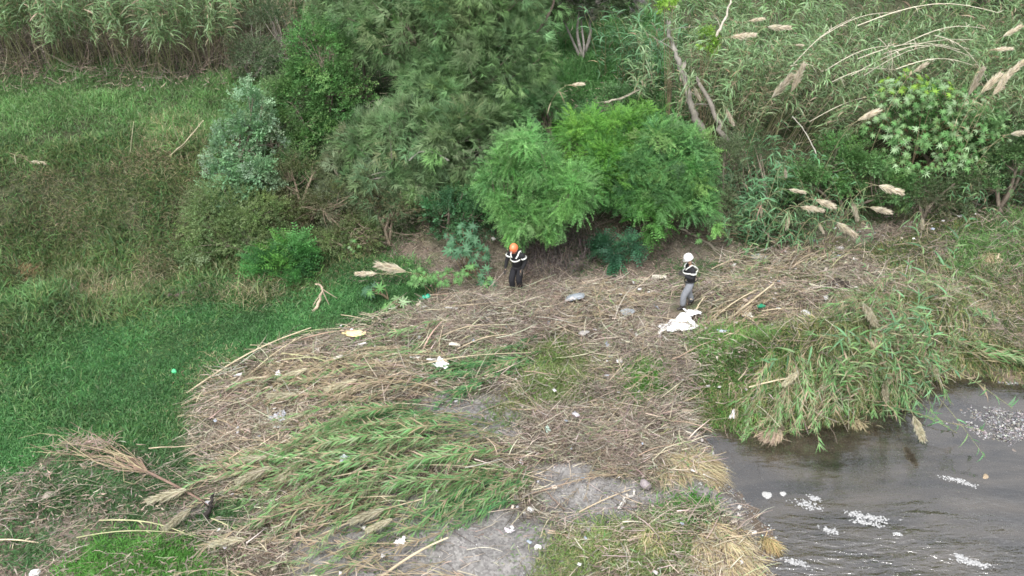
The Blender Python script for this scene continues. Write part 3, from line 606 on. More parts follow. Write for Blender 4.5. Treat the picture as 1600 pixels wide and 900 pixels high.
plant('mesquite_tree', 'bright green feathery tree directly above the person in the orange helmet', 'tree', 850, 24.6,
      [(825, 270, 24.6, 75, 62, 1.3), (880, 300, 24.1, 55, 62, 1.1), (770, 300, 24.6, 42, 42, .9), (840, 345, 23.8, 62, 40, .8), (800, 335, 24.0, 40, 34, .7)], 'frond', 7500, MESQB, 1.0, 1, .24, .5, ntwig=90)
plant('mesquite_tree', 'feathery tree with lime yellow top in the middle of the bank', 'tree', 950, 26.0,
      [(920, 215, 26.4, 95, 42, 1.3), (1000, 200, 26.8, 55, 34, 1.1), (945, 255, 25.8, 60, 50, 1.2), (950, 300, 25.2, 50, 34, .8)], 'frond', 7000, MESQ, 1.0, 2, .24, .35, tippal=YEL, tippx=(900, 250, 26.4), ntwig=80)
plant('mesquite_tree', 'rounded olive green feathery tree on the slope above the person in the white helmet', 'tree', 1040, 25.2,
      [(1045, 235, 25.6, 72, 62, 1.4), (1085, 270, 25.2, 50, 55, 1.1), (1020, 310, 24.6, 58, 42, 1.0), (1075, 320, 24.6, 45, 45, .9), (1000, 270, 25.0, 40, 40, .9)], 'frond', 7500, [(.12, .29, .09), (.16, .35, .115), (.085, .21, .07), (.21, .38, .12)], 1.0, 3, .24, .4, ntwig=90)
plant('palo_verde_tree', 'tall wispy yellow green tree filling the top centre of the bank', 'tree', 700, 29.6,
      [(700, 60, 30.2, 120, 95, 1.9), (780, 120, 29.4, 75, 80, 1.6), (620, 50, 30.6, 75, 70, 1.5), (700, 165, 28.6, 85, 60, 1.5), (780, 200, 28.2, 50, 50, 1.1), (740, -40, 31, 110, 60, 1.8)], 'needle', 13000, PALO, 1.25, 4, .42, .25, rt=.13, nmain=6, ntwig=160)
plant('palo_verde_tree', 'grey green wispy tree with bare twiggy base above the brown soil', 'tree', 690, 26.4,
      [(640, 235, 27.2, 80, 60, 1.4), (720, 235, 27.0, 70, 60, 1.3), (600, 300, 26.0, 50, 55, 1.0), (670, 290, 26.2, 60, 40, 1.0), (570, 240, 27.2, 40, 40, 1.0)], 'needle', 8500, PALOG, 1.25, 5, .38, .3, nmain=7, ntwig=220, col=(.25, .22, .19))
plant('palo_verde_tree', 'small wispy tree behind the dark green tree, crown cut by the top edge', 'tree', 590, 31.5,
      [(570, 30, 31.8, 60, 60, 1.2), (540, 0, 32, 50, 50, 1.2)], 'needle', 2600, PALO, 1.2, 55, .4, .25, nmain=3, ntwig=40)
plant('palo_verde_tree', 'wispy tree crown touching the top edge right of centre, behind the tall one', 'tree', 800, 33.5,
      [(800, 10, 33.8, 70, 60, 1.4), (740, -10, 34, 70, 50, 1.4)], 'needle', 3000, PALO, 1.4, 56, .45, .25, nmain=3, ntwig=40)
plant('privet_tree', 'dark green small leaved tree left of the tall wispy tree', 'tree', 505, 28.4,
      [(500, 90, 29.2, 42, 55, 1.0), (470, 160, 28.6, 45, 50, 1.0), (530, 170, 28.4, 55, 55, 1.1), (500, 230, 27.8, 60, 40, .9)], 'leaf', 6000, DGRN, .9, 6, .30, .1, ntwig=80)
plant('tobacco_shrub', 'pale blue green shrub with round leaves at the terrace edge', 'shrub', 385, 26.2,
      [(392, 185, 26.8, 34, 45, .7), (365, 245, 26.2, 42, 50, .8), (400, 290, 25.6, 35, 40, .7), (360, 300, 25.4, 35, 35, .6), (410, 220, 27.0, 30, 50, .6)], 'leaf', 3200, PALE, .85, 7, .24, .05, ntwig=50)
plant('willow_shrub', 'yellowish green shrub drooping down the left slope to the lawn edge', 'shrub', 360, 24.2,
      [(340, 320, 25.0, 40, 30, .7), (400, 350, 24.6, 50, 40, .8), (335, 350, 24.6, 45, 42, .7), (380, 385, 24.0, 50, 38, .7), (320, 400, 23.9, 35, 28, .5), (390, 340, 25, 35, 35, .6)], 'small', 7000, [(.17, .27, .09), (.22, .32, .12), (.13, .21, .075), (.28, .37, .18)], 1.1, 8, .28, .3, ntwig=60)
plant('scrub_bush', 'olive bush with tan twigs between the pale shrub and the wispy tree', 'bush', 470, 25.6,
      [(470, 300, 26.0, 45, 50, .8), (520, 330, 25.4, 50, 50, .8), (450, 350, 25.0, 40, 35, .6), (560, 370, 24.8, 35, 25, .5)], 'small', 3600, OLIV, 1.0, 9, .3, .3, ntwig=150, col=(.28, .22, .16))
plant('scrub_bush', 'brown twiggy bush above the bare soil, left of the castor plants', 'bush', 600, 25.0,
      [(590, 340, 25.2, 50, 38, .6), (640, 340, 25.2, 40, 35, .6), (520, 385, 24.6, 35, 22, .4)], 'small', 1300, [(.15, .15, .08), (.20, .18, .11), (.10, .12, .06)], 1.0, 10, .3, .3, ntwig=220, nmain=7, col=(.27, .21, .16))
plant('scrub_bush', 'green leafy scrub filling the bank between the pale shrub and the dark green tree', 'bush', 440, 27.2,
      [(440, 230, 27.4, 40, 45, .8), (460, 270, 26.8, 45, 35, .7), (430, 170, 28.4, 35, 40, .8)], 'small', 2800, [(.11, .20, .075), (.15, .25, .10), (.09, .16, .06)], 1.1, 62, .3, .3, ntwig=90)
plant('scrub_bush', 'greyish wispy scrub between the dark green tree and the brown twiggy bush', 'bush', 545, 26.4,
      [(545, 280, 26.6, 45, 40, .8), (590, 250, 27, 40, 35, .7), (530, 320, 25.8, 35, 25, .6)], 'needle', 1800, [(.17, .22, .12), (.21, .26, .15), (.13, .16, .09)], 1.0, 63, .3, .3, ntwig=160, col=(.27, .23, .18))
plant('scrub_bush', 'yellow green low scrub right of the bright layered frond shrub', 'bush', 540, 24.4,
      [(520, 385, 24.5, 38, 22, .5), (560, 370, 24.7, 30, 20, .4)], 'small', 1300, [(.16, .24, .08), (.21, .28, .12), (.12, .18, .06)], 1.0, 64, .24, .3, ntwig=80, col=(.27, .22, .16))
plant('scrub_bush', 'fine green bush in the gap between the lime topped tree and the wispy tree', 'bush', 860, 29,
      [(835, 165, 28.8, 38, 20, .7)], 'needle', 800, [(.12, .26, .10), (.16, .30, .13)], 1.1, 65, .3, .3, ntwig=40)
plant('leucaena_shrub', 'bright green shrub with layered fronds standing on the lawn edge', 'shrub', 450, 23.3,
      [(445, 405, 23.4, 45, 20, .6), (440, 435, 23.1, 48, 28, .6), (470, 450, 23.0, 28, 25, .5), (455, 395, 23.6, 30, 14, .4)], 'bigfrond', 900, [(.08, .24, .06), (.11, .28, .08), (.06, .17, .06), (.14, .32, .07)], 1.0, 11, .26, .15, ntwig=40, rt=.03, group=None)
plant('leucaena_shrub', 'green frond shrub cut off by the left edge of the picture', 'shrub', -8, 25.0,
      [(0, 375, 25, 32, 30, .6), (-40, 370, 25, 45, 40, .8)], 'bigfrond', 700, [(.07, .22, .07), (.10, .26, .09)], 1.0, 12, .26, .2, ntwig=30, rt=.03)
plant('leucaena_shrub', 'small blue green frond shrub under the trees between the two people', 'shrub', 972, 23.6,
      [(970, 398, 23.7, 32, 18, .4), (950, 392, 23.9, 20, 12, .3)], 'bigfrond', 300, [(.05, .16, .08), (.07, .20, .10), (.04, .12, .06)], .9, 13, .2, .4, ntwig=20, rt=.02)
plant('leucaena_shrub', 'bright green young frond shrub hanging below the olive green tree', 'shrub', 1010, 24.3,
      [(1012, 345, 24.2, 26, 20, .4)], 'bigfrond', 220, [(.11, .30, .06), (.14, .33, .08)], .9, 14, .2, .3, ntwig=16, rt=.02)
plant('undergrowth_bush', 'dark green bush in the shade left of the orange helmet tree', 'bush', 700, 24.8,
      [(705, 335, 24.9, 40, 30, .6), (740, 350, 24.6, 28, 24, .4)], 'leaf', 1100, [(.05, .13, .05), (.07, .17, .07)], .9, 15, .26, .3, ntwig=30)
plant('undergrowth_bush', 'grey green bush beside the right flank of the olive green tree', 'bush', 1125, 26.0,
      [(1130, 265, 26.2, 28, 45, .6), (1120, 330, 25.4, 28, 35, .6)], 'small', 1500, [(.13, .17, .09), (.10, .15, .07)], 1.0, 16, .26, .3, ntwig=30)
plant('undergrowth_bush', 'low dark bush behind the grass shelf at the top of the bank', 'bush', 900, 35,
      [(880, 5, 36, 60, 18, 1.0), (945, 5, 35.6, 40, 20, .8)], 'needle', 1500, UND + [(.20, .19, .17)], 1.3, 17, .4, .4, ntwig=90, col=(.24, .22, .2))
plant('undergrowth_bush', 'leafy bush at the right side of the upper grass shelf', 'bush', 990, 29.5,
      [(1015, 165, 28.6, 28, 18, .5), (960, 160, 28.4, 40, 14, .5)], 'leaf', 900, [(.07, .15, .05), (.10, .19, .07)], .9, 18, .28, .3, ntwig=30)
plant('undergrowth_bush', 'pale leaved bush at the top edge left of centre', 'bush', 425, 32.5,
      [(425, 45, 32.6, 32, 38, .8), (400, 100, 31.6, 40, 32, .8), (440, 110, 31, 25, 30, .6)], 'small', 2200, [(.11, .17, .08), (.15, .21, .11), (.08, .12, .06)], 1.1, 19, .3, .3, ntwig=70, col=(.3, .27, .23))
plant('ragweed_bush', 'dense leafy bush above the nodding plumes', 'bush', 1320, 26.9,
      [(1270, 285, 26.4, 50, 24, .6), (1340, 270, 26.9, 55, 30, .7), (1310, 240, 27.4, 40, 22, .6), (1400, 300, 26.7, 45, 28, .6)], 'leaf', 3400, [(.10, .23, .065), (.14, .27, .09), (.08, .18, .055)], .8, 20, .26, .3, ntwig=50)
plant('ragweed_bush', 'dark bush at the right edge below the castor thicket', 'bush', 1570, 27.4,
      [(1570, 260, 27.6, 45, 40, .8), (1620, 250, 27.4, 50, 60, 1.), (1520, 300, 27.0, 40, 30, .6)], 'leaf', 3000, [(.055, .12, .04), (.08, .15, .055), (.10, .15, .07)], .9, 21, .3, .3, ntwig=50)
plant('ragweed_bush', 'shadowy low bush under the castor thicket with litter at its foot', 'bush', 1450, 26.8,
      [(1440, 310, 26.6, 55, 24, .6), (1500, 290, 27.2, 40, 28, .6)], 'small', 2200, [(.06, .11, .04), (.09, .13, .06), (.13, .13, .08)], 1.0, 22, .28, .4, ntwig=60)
plant('sapling', 'bright leaf tuft sprouting above the pale snapped trunk', 'sapling', 1046, 29.6,
      [(1044, 4, 29.8, 13, 10, .25), (1104, 62, 29.4, 14, 12, .25)], 'leaf', 260, [(.20, .36, .05), (.16, .30, .05)], .9, 23, .14, .3, ntwig=12, nmain=2, rt=.02)
plant('undergrowth_bush', 'low green bush at the foot of the blue green reeds', 'bush', 1165, 26.2,
      [(1165, 225, 27.2, 24, 26, .5), (1185, 330, 25.7, 28, 26, .5), (1240, 360, 25.3, 55, 20, .5)], 'small', 1800, [(.07, .15, .055), (.10, .18, .07), (.12, .14, .08)], 1.0, 24, .26, .4, ntwig=50)
# trees beyond the frame's upper edge that the place goes on with
for i, (x, y) in enumerate(((-26, 43), (-17, 46), (-8, 46), (13, 46), (23, 44), (-30, 36), (27, 36))):
    px, _ = pxof((x, y, terrain(x, y))); h = 4.5
    r = np.random.default_rng(300 + i); base = np.array([x, y, float(terrain(x, y))])
    t = thing('thicket_tree', 'dense dark tree of the wood behind the bank', 'tree', base, 0, 'trees of the wood behind the bank'); mb = MB()
    CC = crown(mb, [(0, 0, 3.2, 2.6, 2.4, 1.9), (1.3, -.6, 2.0, 1.6, 1.6, 1.4), (-1.6, .2, 2.2, 1.6, 1.6, 1.4)], 'leaf', 2200, DGRN + OLIV, 2.0, r, .6, .3); mb.build('crown', M_LEAF, t)
    mb = MB(); limbs(mb, (0, 0, -.1), CC, r, .14, (.2, .165, .13), 4, 40); mb.build('trunk', M_BARK, t, True)
# ------------------------------------------------------------------ giant reeds: stalks built once, then copied
G_REED = [(.18, .30, .13), (.24, .36, .17), (.14, .24, .10), (.31, .42, .23)]
G_BLUE = [(.12, .26, .12), (.16, .32, .16), (.09, .20, .09)]
G_TAN = [(.38, .31, .20), (.30, .24, .16), (.46, .38, .26)]
G_LIE = [(.14, .31, .10), (.19, .37, .14), (.11, .25, .08), (.30, .38, .20), (.22, .35, .15)]
def stalk_mesh(H, bend, nleaf, pal, seed, ll=.55, lw=.040, first=.22, dryshare=.09, stemcol=(.26, .27, .14), rad=.013, lying=False, fall=.55):
    r = np.random.default_rng(seed); mb = MB(); s = np.linspace(0, 1, 9)
    if lying: pts = np.stack([H * s, .05 * H * np.sin(s * 3 + seed), .10 * H * np.sin(pi * s) - .02 * H * s], -1)
    else: pts = np.stack([bend * H * s ** 2.2, .04 * H * np.sin(s * 4 + seed), H * s * (1 - .25 * abs(bend) * s)], -1)
    tubes(mb, pts, rad * np.linspace(1, .35, 9), stemcol, 5, False)
    q = np.sort(r.uniform(first, 1, nleaf)); Q = np.stack([np.interp(q, s, pts[:, i]) for i in range(3)], -1)
    T = unit(np.stack([np.interp(q, s, np.gradient(pts[:, i])) for i in range(3)], -1))
    if lying:
        a = r.normal(0, .55, nleaf) * r.choice([-1, 1], nleaf); D = T * .8 + np.stack([np.zeros(nleaf), np.sin(a) * .9, np.abs(r.normal(.05, .25, nleaf))], -1)
    else:
        a = np.arange(nleaf) * pi + r.normal(0, .5, nleaf) + seed; e = r.normal(.6, .2, nleaf)
        D = T * e[:, None] + np.stack([np.cos(a), np.sin(a), 0 * a], -1) * .75
    C = pick(pal, nleaf, r); dry = r.random(nleaf) < dryshare * (1.6 - q); C[dry] = pick(G_TAN, int(dry.sum()), r)
    strips(mb, Q, D, ll * r.uniform(.55, 1.25, nleaf) * (1.1 - .3 * q), lw * r.uniform(.7, 1.2, nleaf), fall * r.uniform(.5, 1.5, nleaf), C, 4, .35, r, .12)
    return mb.mesh('stalk', M_LEAF)
UP = [stalk_mesh(3.6 + .3 * i, (.12, .22, .05, .3, .16)[i], 44, G_REED, 10 + i, .66, .046, .40) for i in range(5)]
UPB = [stalk_mesh(2.0 + .2 * i, .10 + .1 * i, 22, G_BLUE, 30 + i, .50, .045, .1, .05) for i in range(3)]
UPD = [stalk_mesh(3.4 + .3 * i, .15 + .1 * i, 9, G_TAN, 40 + i, .35, .025, .3, 1, (.42, .36, .26), .011) for i in range(3)]
UPO = [stalk_mesh(2.0 + .2 * i, .12 + .1 * i, 26, G_LIE, 90 + i, .42, .034, .05, .25) for i in range(3)]
ARCH = [stalk_mesh(2.6 + .2 * i, .75 + .1 * i, 22, G_BLUE + G_REED[:1], 50 + i, .46, .040, .12, .08) for i in range(3)]
LIE = [stalk_mesh(2.5 + .25 * i, 0, 64, G_LIE, 60 + i, .34, .024, .12, .22, (.34, .30, .18), .011, True, .35) for i in range(4)]
LIED = [stalk_mesh(2.4 + .3 * i, 0, 22, G_TAN, 70 + i, .34, .024, .1, 1, (.45, .37, .25), .012, True, .3) for i in range(3)]
LIEG = [stalk_mesh(2.2 + .25 * i, 0, 60, [(.07, .20, .075), (.10, .25, .09), (.13, .27, .10)], 80 + i, .36, .026, .1, .04, (.25, .28, .14), .012, True, .4) for i in range(3)]

def plume_mesh(seed, L=.72, wd=.11, pal=((.60, .54, .42), (.68, .62, .50), (.52, .46, .35))):
    """reed panicle along +X: a dense spindle of fine upswept sprays"""
    r = np.random.default_rng(seed); mb = MB(); n = 330; q = r.random(n) ** .8; a = r.uniform(0, 6.28, n)
    rr = wd * .30 * np.sin(pi * np.clip(q * .95 + .05, 0, 1)) ** .6
    Q = np.stack([q * L * .82, np.cos(a) * rr, np.sin(a) * rr * .8 - .03 * q], -1)
    D = np.stack([np.full(n, 1.0), np.cos(a) * .42, np.sin(a) * .36 - .05], -1) + r.normal(0, .1, (n, 3))
    strips(mb, Q, D, .20 * r.uniform(.6, 1.2, n) * (1.25 - .5 * q), .020, .15, pick(pal, n, r, .08), 2, 1.2, r, .1, .4)
    tubes(mb, [(-.35, 0, .0), (0, 0, 0), (L * .5, 0, -.01), (L * .95, 0, -.03)], [.007, .007, .005, .002], (.42, .38, .24), 4, False)
    return mb.mesh('plume', M_PLUME)
PLUME = [plume_mesh(i, (.72, .8, .62)[i], (.13, .14, .15)[i]) for i in range(3)]
PLUMEG = [plume_mesh(9, .9, .12, ((.52, .48, .35), (.60, .56, .42), (.44, .41, .29)))]

def reed_clump(label, x, y, n, rad, meshes, tilt=(0, 0), spread=.16, seed=0, sc=1.0, group=None, name='reed_clump', dry=0.0):
    """a clump of stalks; tilt: lean in x and y (radians) shared by all stalks"""
    r = np.random.default_rng(seed); z = float(terrain(x, y)); t = thing(name, label, 'reeds', (x, y, z), 0, group)
    for i in range(n):
        a, q = r.uniform(0, 6.28), rad * math.sqrt(r.random()); dx, dy = q * cos(a), q * sin(a) * .8
        me = UPD[r.integers(3)] if r.random() < dry else meshes[r.integers(len(meshes))]
        o = link('stalk', me, t); o.location = (dx, dy, float(terrain(x + dx, y + dy)) - z - .03)
        tx = tilt[0] + dx / max(rad, .1) * spread + r.normal(0, .09); ty = tilt[1] + dy / max(rad, .1) * spread + r.normal(0, .09)
        o.rotation_euler = (Matrix.Rotation(tx, 3, 'Y') @ Matrix.Rotation(-ty, 3, 'X') @ Matrix.Rotation(r.uniform(0, 6.28) if abs(tilt[0]) < .3 else r.normal(0, .5), 3, 'Z')).to_euler()
        k = sc * r.uniform(.75, 1.12); o.scale = (k, k, k)
    return t
def gx_(px, y): return float(W(px, 200, y)[0])
i = 0
for px, y, lab in ((-60, 32.9, 'reed clump at the left edge, its stems in deep shade'), (30, 33.2, 'reed clump second from the left edge, above the terrace grass'), (110, 32.8, 'reed clump with a pale bent cane in front of it'),
                   (190, 33.2, 'reed clump above the middle of the grassy terrace'), (265, 32.9, 'reed clump with bare brown stems showing below its leaves'), (340, 33.4, 'reed clump left of the pale leaved bush at the top')):
    reed_clump(lab, gx_(px, y), y, 40, 1.1, UP, (0, -.10), .22, 100 + i, 1.0, 'reed thicket along the terrace', dry=.08); i += 1
for px, y in ((-20, 36.5), (70, 36.8), (160, 36.5), (250, 36.8), (330, 36.5), (410, 36), (470, 36.5), (560, 36.5)):
    reed_clump('tall reeds in the second row behind the terrace', gx_(px, y), y, 30, 1.3, UP, (0, -.05), .2, 100 + i, 1.1, 'second row of reeds behind the terrace', dry=.08); i += 1
reed_clump('bare dead reed stems standing at the top edge left of centre', gx_(490, 34), 34, 30, .9, UPD, (0, 0), .15, 118, .95, None)
for px, y, n, tl, lab in ((1010, 33.0, 26, .0, 'blue green upright reeds at the top edge right of the shrub'), (955, 33.6, 12, -.05, 'few slender reed shoots with stepped leaves on the upper shelf')):
    reed_clump(lab, gx_(px, y), y, n, .8, UPB, (tl, -.05), .2, 130 + px, 1.3, 'reeds on the upper shelf')
RG = 'leaning reed thicket on the upper right bank'
for px, y, n, tl, d, lab in (
        (1050, 29.4, 34, .05, .35, 'olive reed clump around the pale snapped trunk'), (1110, 29.0, 36, .18, .35, 'reed clump behind the leaning grey trunk'), (1170, 29.6, 38, .25, .5, 'reed clump with many bare tan stems showing'),
        (1230, 29.4, 38, .30, .5, 'reed clump behind the two upright plumes'), (1290, 29.8, 36, .42, .4, 'reed clump leaning hard beside the bleached fallen canes'), (1360, 30.0, 34, .50, .3, 'reed clump laid over above the castor thicket'),
        (1440, 30.6, 34, .45, .25, 'reed clump behind the castor thicket'), (1520, 30.6, 34, .2, .2, 'green reed clump behind the row of brown plumes'), (1600, 30.6, 34, .05, .15, 'reed clump at the right edge of the picture'), (1690, 30.4, 30, .0, .2, 'reed clump just past the right edge')):
    reed_clump(lab, gx_(px, y), y, n, 1.2, UP, (tl, -.12), .2, 200 + px, .92, RG, dry=d * .6)
for px, y, n, tl in ((1090, 32.6, 30, .1), (1180, 33.0, 30, .25), (1270, 33.4, 30, .35), (1370, 33.4, 30, .4), (1470, 33.8, 30, .3), (1570, 33.8, 30, .1)):
    reed_clump('tall reeds at the back of the right thicket', gx_(px, y), y, n, 1.3, UP, (tl, -.1), .2, 300 + px, 1.15, 'back row of the right reed thicket', dry=.12)
reed_clump('blue green reed clump above the nodding plumes, left one', gx_(1195, 26.4), 26.4, 34, .75, UPB, (-.02, -.15), .25, 401, 1.0)
reed_clump('blue green reed clump right of the two upright plumes', gx_(1235, 27.0), 27.0, 22, .6, UPB, (.05, -.1), .25, 402, 1.0)
reed_clump('arching reed clump carrying the nodding plumes', gx_(1265, 25.9), 25.9, 30, .8, ARCH, (.05, -.35), .45, 403, .8)
reed_clump('arching reeds hanging toward the castor thicket', gx_(1330, 26.2), 26.2, 18, .6, ARCH, (.25, -.35), .35, 404, .8)
reed_clump('short blue green reeds left of the nodding plumes', gx_(1185, 25.2), 25.2, 18, .5, UPB, (-.1, -.2), .3, 405, .75)
reed_clump('reeds with broad leaves at the right edge below the brown plumes', gx_(1600, 28.2), 28.2, 20, .8, UPB, (0, -.2), .3, 406, 1.0)
reed_clump('drooping reeds right of the castor thicket', gx_(1545, 27.6), 27.6, 14, .6, ARCH, (-.2, -.3), .3, 407, .8)

# plumes: each on its own stalk, set where it stands; (px, py, depth, direction in the picture in degrees, scale, label)
rz_ = np.random.default_rng(12)
def plumed_reed(px, py, y, ang, sc, label, ms=PLUME, group='reed plumes', dry=False, seed=0, toward=0.0, stalk=1.6):
    sc = sc * (1.4 if py < 380 else 1.15); y = y - (1.4 if py < 200 and px > 1000 else .5 if py < 380 else 0)
    c = W(px, py, y); a = R(ang); D = Vector((cos(a), toward - .15 * sin(a), sin(a))).normalized(); L = .75 * sc
    p0 = Vector(c) - D * L * .45; X = D; Z = (Vector((0, -.5, 1)) - D * D.dot(Vector((0, -.5, 1)))).normalized(); Y = Z.cross(X); M = Matrix((X, Y, Z)).transposed()
    # stem: from the ground up and over into the plume
    g = p0 - D * stalk * .55; gz = float(terrain(g.x, g.y + .4)); foot = Vector((g.x - .1, g.y + .4, gz)); t = thing('plumed_reed', label, 'plume', foot, 0, group)
    o = link('plume', ms[seed % len(ms)], t); o.location = p0 - foot; o.rotation_euler = M.to_euler(); o.scale = (sc, sc * rz_.uniform(.6, .9), sc * rz_.uniform(.6, .85))
    P1 = p0 - D * .5 * stalk; s = np.linspace(0, 1, 9)[:, None]; A = np.zeros(3); B = np.array(P1 - foot) ; Cc = np.array(p0 - foot)
    Bz = B.copy(); Bz[2] = max(B[2], .3)
    pts = (1 - s) ** 2 * A + 2 * s * (1 - s) * Bz + s ** 2 * Cc; mb = MB(); tubes(mb, pts, np.linspace(.012, .006, 9), (.36, .34, .20), 5, False)
    r = np.random.default_rng(seed + 900); n = 9; q = r.uniform(.3, .95, n); Q = np.stack([np.interp(q, s[:, 0], pts[:, k]) for k in range(3)], -1)
    strips(mb, Q, np.array(D)[None] * .7 + r.normal(0, .5, (n, 3)), .4, .035, .6, pick(G_TAN if dry else G_REED, n, r), 4, .3, r, .1)
    mb.build('stalk', M_LEAF, t); return t
for k, a in enumerate((
    (1222, 134, 27.8, 60, 1.0, 'pale plume tilted left, lower of the upright pair by the reed gap'), (1245, 124, 28.0, 78, .95, 'pale plume pointing straight up, right of its upright pair'),
    (1360, 178, 27.4, 35, .85, 'plume pointing up and right in front of the castor thicket'), (1218, 42, 29.2, 0, .8, 'horizontal plume high in the right thicket'), (1160, 55, 29.0, 8, .75, 'horizontal plume on a leafy tuft under a broken branch'),
    (1184, 30, 29.6, 12, .6, 'small plume near the top edge above the horizontal one'), (1090, 146, 28.0, -58, .6, 'small drooping plume against the leaning trunk'), (1141, 182, 27.4, -58, .65, 'drooping plume at the lower tip of a hanging reed'),
    (1228, 271, 25.4, -70, .45, 'round tan plume, highest of the nodding group'), (1246, 298, 25.2, -10, .6, 'brown fluffy plume under the highest nodding one'), (1268, 325, 24.9, -8, .75, 'plume lying level at the left of the nodding group'),
    (1293, 318, 24.9, -18, .85, 'broad plume nodding right in the middle of the group'), (1324, 358, 24.6, -33, 1.0, 'largest nodding plume, lowest and pointing down right'), (1337, 329, 24.9, -62, .75, 'slim plume hanging steeply in the nodding group'),
    (1379, 328, 25.0, -12, .9, 'level plume at the right of the nodding group'), (1393, 295, 25.4, -15, .95, 'level plume above right of the nodding group'), (1283, 355, 24.7, -55, .5, 'short stubby plume hanging under the broad one'),
    (1231, 350, 24.8, -85, .65, 'thin plume hanging straight down left of the group'), (1442, 349, 25.8, -68, .55, 'small plume hanging alone right of the nodding group'),
    (1524, 130, 28.6, 80, .95, 'brown upright plume, leftmost of the row by the right edge'), (1550, 128, 28.6, 62, .95, 'brown upright plume, second of the row by the right edge'), (1580, 112, 28.6, 55, 1.0, 'brown plume leaning right, tallest of the row by the right edge'),
    (1562, 135, 28.4, 70, .7, 'small brown plume low inside the row by the right edge'), (1440, 104, 28.8, 45, .6, 'short brown plume beside the bleached canes'), (1582, 48, 30, 40, .65, 'tan plume high near the right edge'), (1566, 76, 29.6, 5, .6, 'brown plume lying level above the row by the right edge'),
    (1250, 70, 29.0, 0, .35, 'tiny pale plume high above the upright pair'), (1596, 207, 27.6, 10, .7, 'plume cut by the right edge beside the castor thicket'),
    (1190, 330, 25.0, -80, .35, 'stub of dry plume beside the short reeds'), (905, 131, 28.8, 5, .5, 'tan tuft lying on the upper grass shelf'), (60, 253, 26.6, -5, .5, 'pale tuft lying on the terrace grass at the left'))):
    plumed_reed(*a, seed=k, dry=k > 18)
plumed_reed(608, 417, 22.6, 158, 1.35, 'largest plume lying over the lawn, pointing left beside the castor seedlings', PLUME, seed=41, toward=-.05)
plumed_reed(572, 427, 22.5, 178, .85, 'smaller plume lying flat just left of the largest one', PLUME, seed=42)

# flattened reeds: lying stalks combed in one direction
def flat_reeds(label, poly, n, az, spread, meshes, seed, sc=1.0, lift=.35, name='flattened_reeds', pitch=0.0, plumes=0):
    r = np.random.default_rng(seed); pw = WP(poly); c = np.mean(pw, 0); z = float(terrain(*c)); t = thing(name, label, 'reeds', (c[0], c[1], z))
    Q = scatter(pw, n, r); hgt = np.clip(-sdpoly(Q[:, 0], Q[:, 1], pw), 0, .8) / .8
    for i in range(n):
        me = meshes[r.integers(len(meshes))]; o = link('stalk', me, t); a = az + r.normal(0, spread); k = sc * r.uniform(.6, 1.15)
        L = 1.3 * k; x0, y0 = Q[i, 0] - cos(a) * L, Q[i, 1] - sin(a) * L; x1, y1 = Q[i, 0] + cos(a) * L, Q[i, 1] + sin(a) * L
        z0, z1 = max(float(terrain(x0, y0)), .02), max(float(terrain(x1, y1)), .02); u = r.random() * lift * hgt[i]
        o.location = (x0 - c[0], y0 - c[1], z0 - z + .04 + u); o.rotation_euler = (r.normal(0, .5), -math.atan2(z1 - z0, 2 * L) - pitch + r.normal(0, .07), a); o.scale = (k,) * 3
    for i in range(plumes):
        j = r.integers(n); o = link('plume', PLUMEG[0], t); a = az + r.normal(0, spread); L = r.uniform(.5, 1.6)
        x0, y0 = Q[j, 0] + cos(a) * L, Q[j, 1] + sin(a) * L; o.location = (x0 - c[0], y0 - c[1], max(float(terrain(x0, y0)), .02) - z + .18 + lift * .5); o.rotation_euler = (0, .08, a); k = r.uniform(.7, 1.1); o.scale = (k,) * 3
    return t
LB, MR = R(198), R(235)
flat_reeds('large green bank of flattened reeds in the lower centre, tips to the left', [(490, 680), (560, 650), (680, 665), (740, 710), (790, 760), (740, 800), (560, 830), (480, 820), (440, 760)], 130, R(200), .27, LIE, 1, 1.0, .65, plumes=5)
flat_reeds('bright green flattened reeds along the top of the large reed bank', [(500, 670), (560, 645), (660, 650), (700, 680), (600, 700), (520, 700)], 50, R(190), .4, LIEG, 2, .8, .6)
flat_reeds('fan of green reeds bending down to the left at the right of the reed bank', [(700, 760), (790, 745), (800, 775), (760, 810), (700, 820)], 40, R(222), .22, LIE + LIEG, 3, .85, .5, plumes=2)
flat_reeds('green flattened reeds beneath the white rag in the middle', [(640, 600), (700, 575), (800, 550), (830, 570), (760, 610), (680, 640)], 46, R(203), .2, LIEG + LIE[:1], 4, .9, .3)
flat_reeds('grey green mat of reeds behind the middle of the debris', [(560, 560), (640, 525), (680, 540), (690, 580), (640, 610), (560, 600)], 36, R(190), .3, LIE + LIED, 5, .85, .3, plumes=1)
flat_reeds('tan flattened canes with muddy leaves left of the green reed mats', [(420, 590), (560, 560), (660, 590), (640, 640), (500, 670), (420, 640)], 60, R(195), .25, LIED + LIE[:1], 6, .95, .3, plumes=3)
flat_reeds('dry canes spilled along the front edge of the lawn', [(310, 640), (440, 560), (520, 540), (520, 600), (400, 650), (340, 680)], 40, R(200), .4, LIED, 7, .85, .22)
flat_reeds('bleached reeds heaped left of the large reed bank', [(330, 720), (440, 690), (480, 730), (420, 790), (360, 780)], 36, R(190), .3, LIED + LIE[:1], 8, .8, .25, plumes=2)
flat_reeds('straw coloured reeds strewn along the bottom edge', [(350, 850), (430, 800), (640, 840), (700, 880), (640, 960), (380, 960)], 40, R(192), .35, LIED + LIE[1:2], 9, .9, .2, plumes=3)
flat_reeds('tangled dry canes heaped on the bar between the two people', [(800, 480), (940, 450), (1020, 470), (1000, 510), (900, 530), (820, 520)], 46, R(200), .8, LIED, 21, .7, .35)
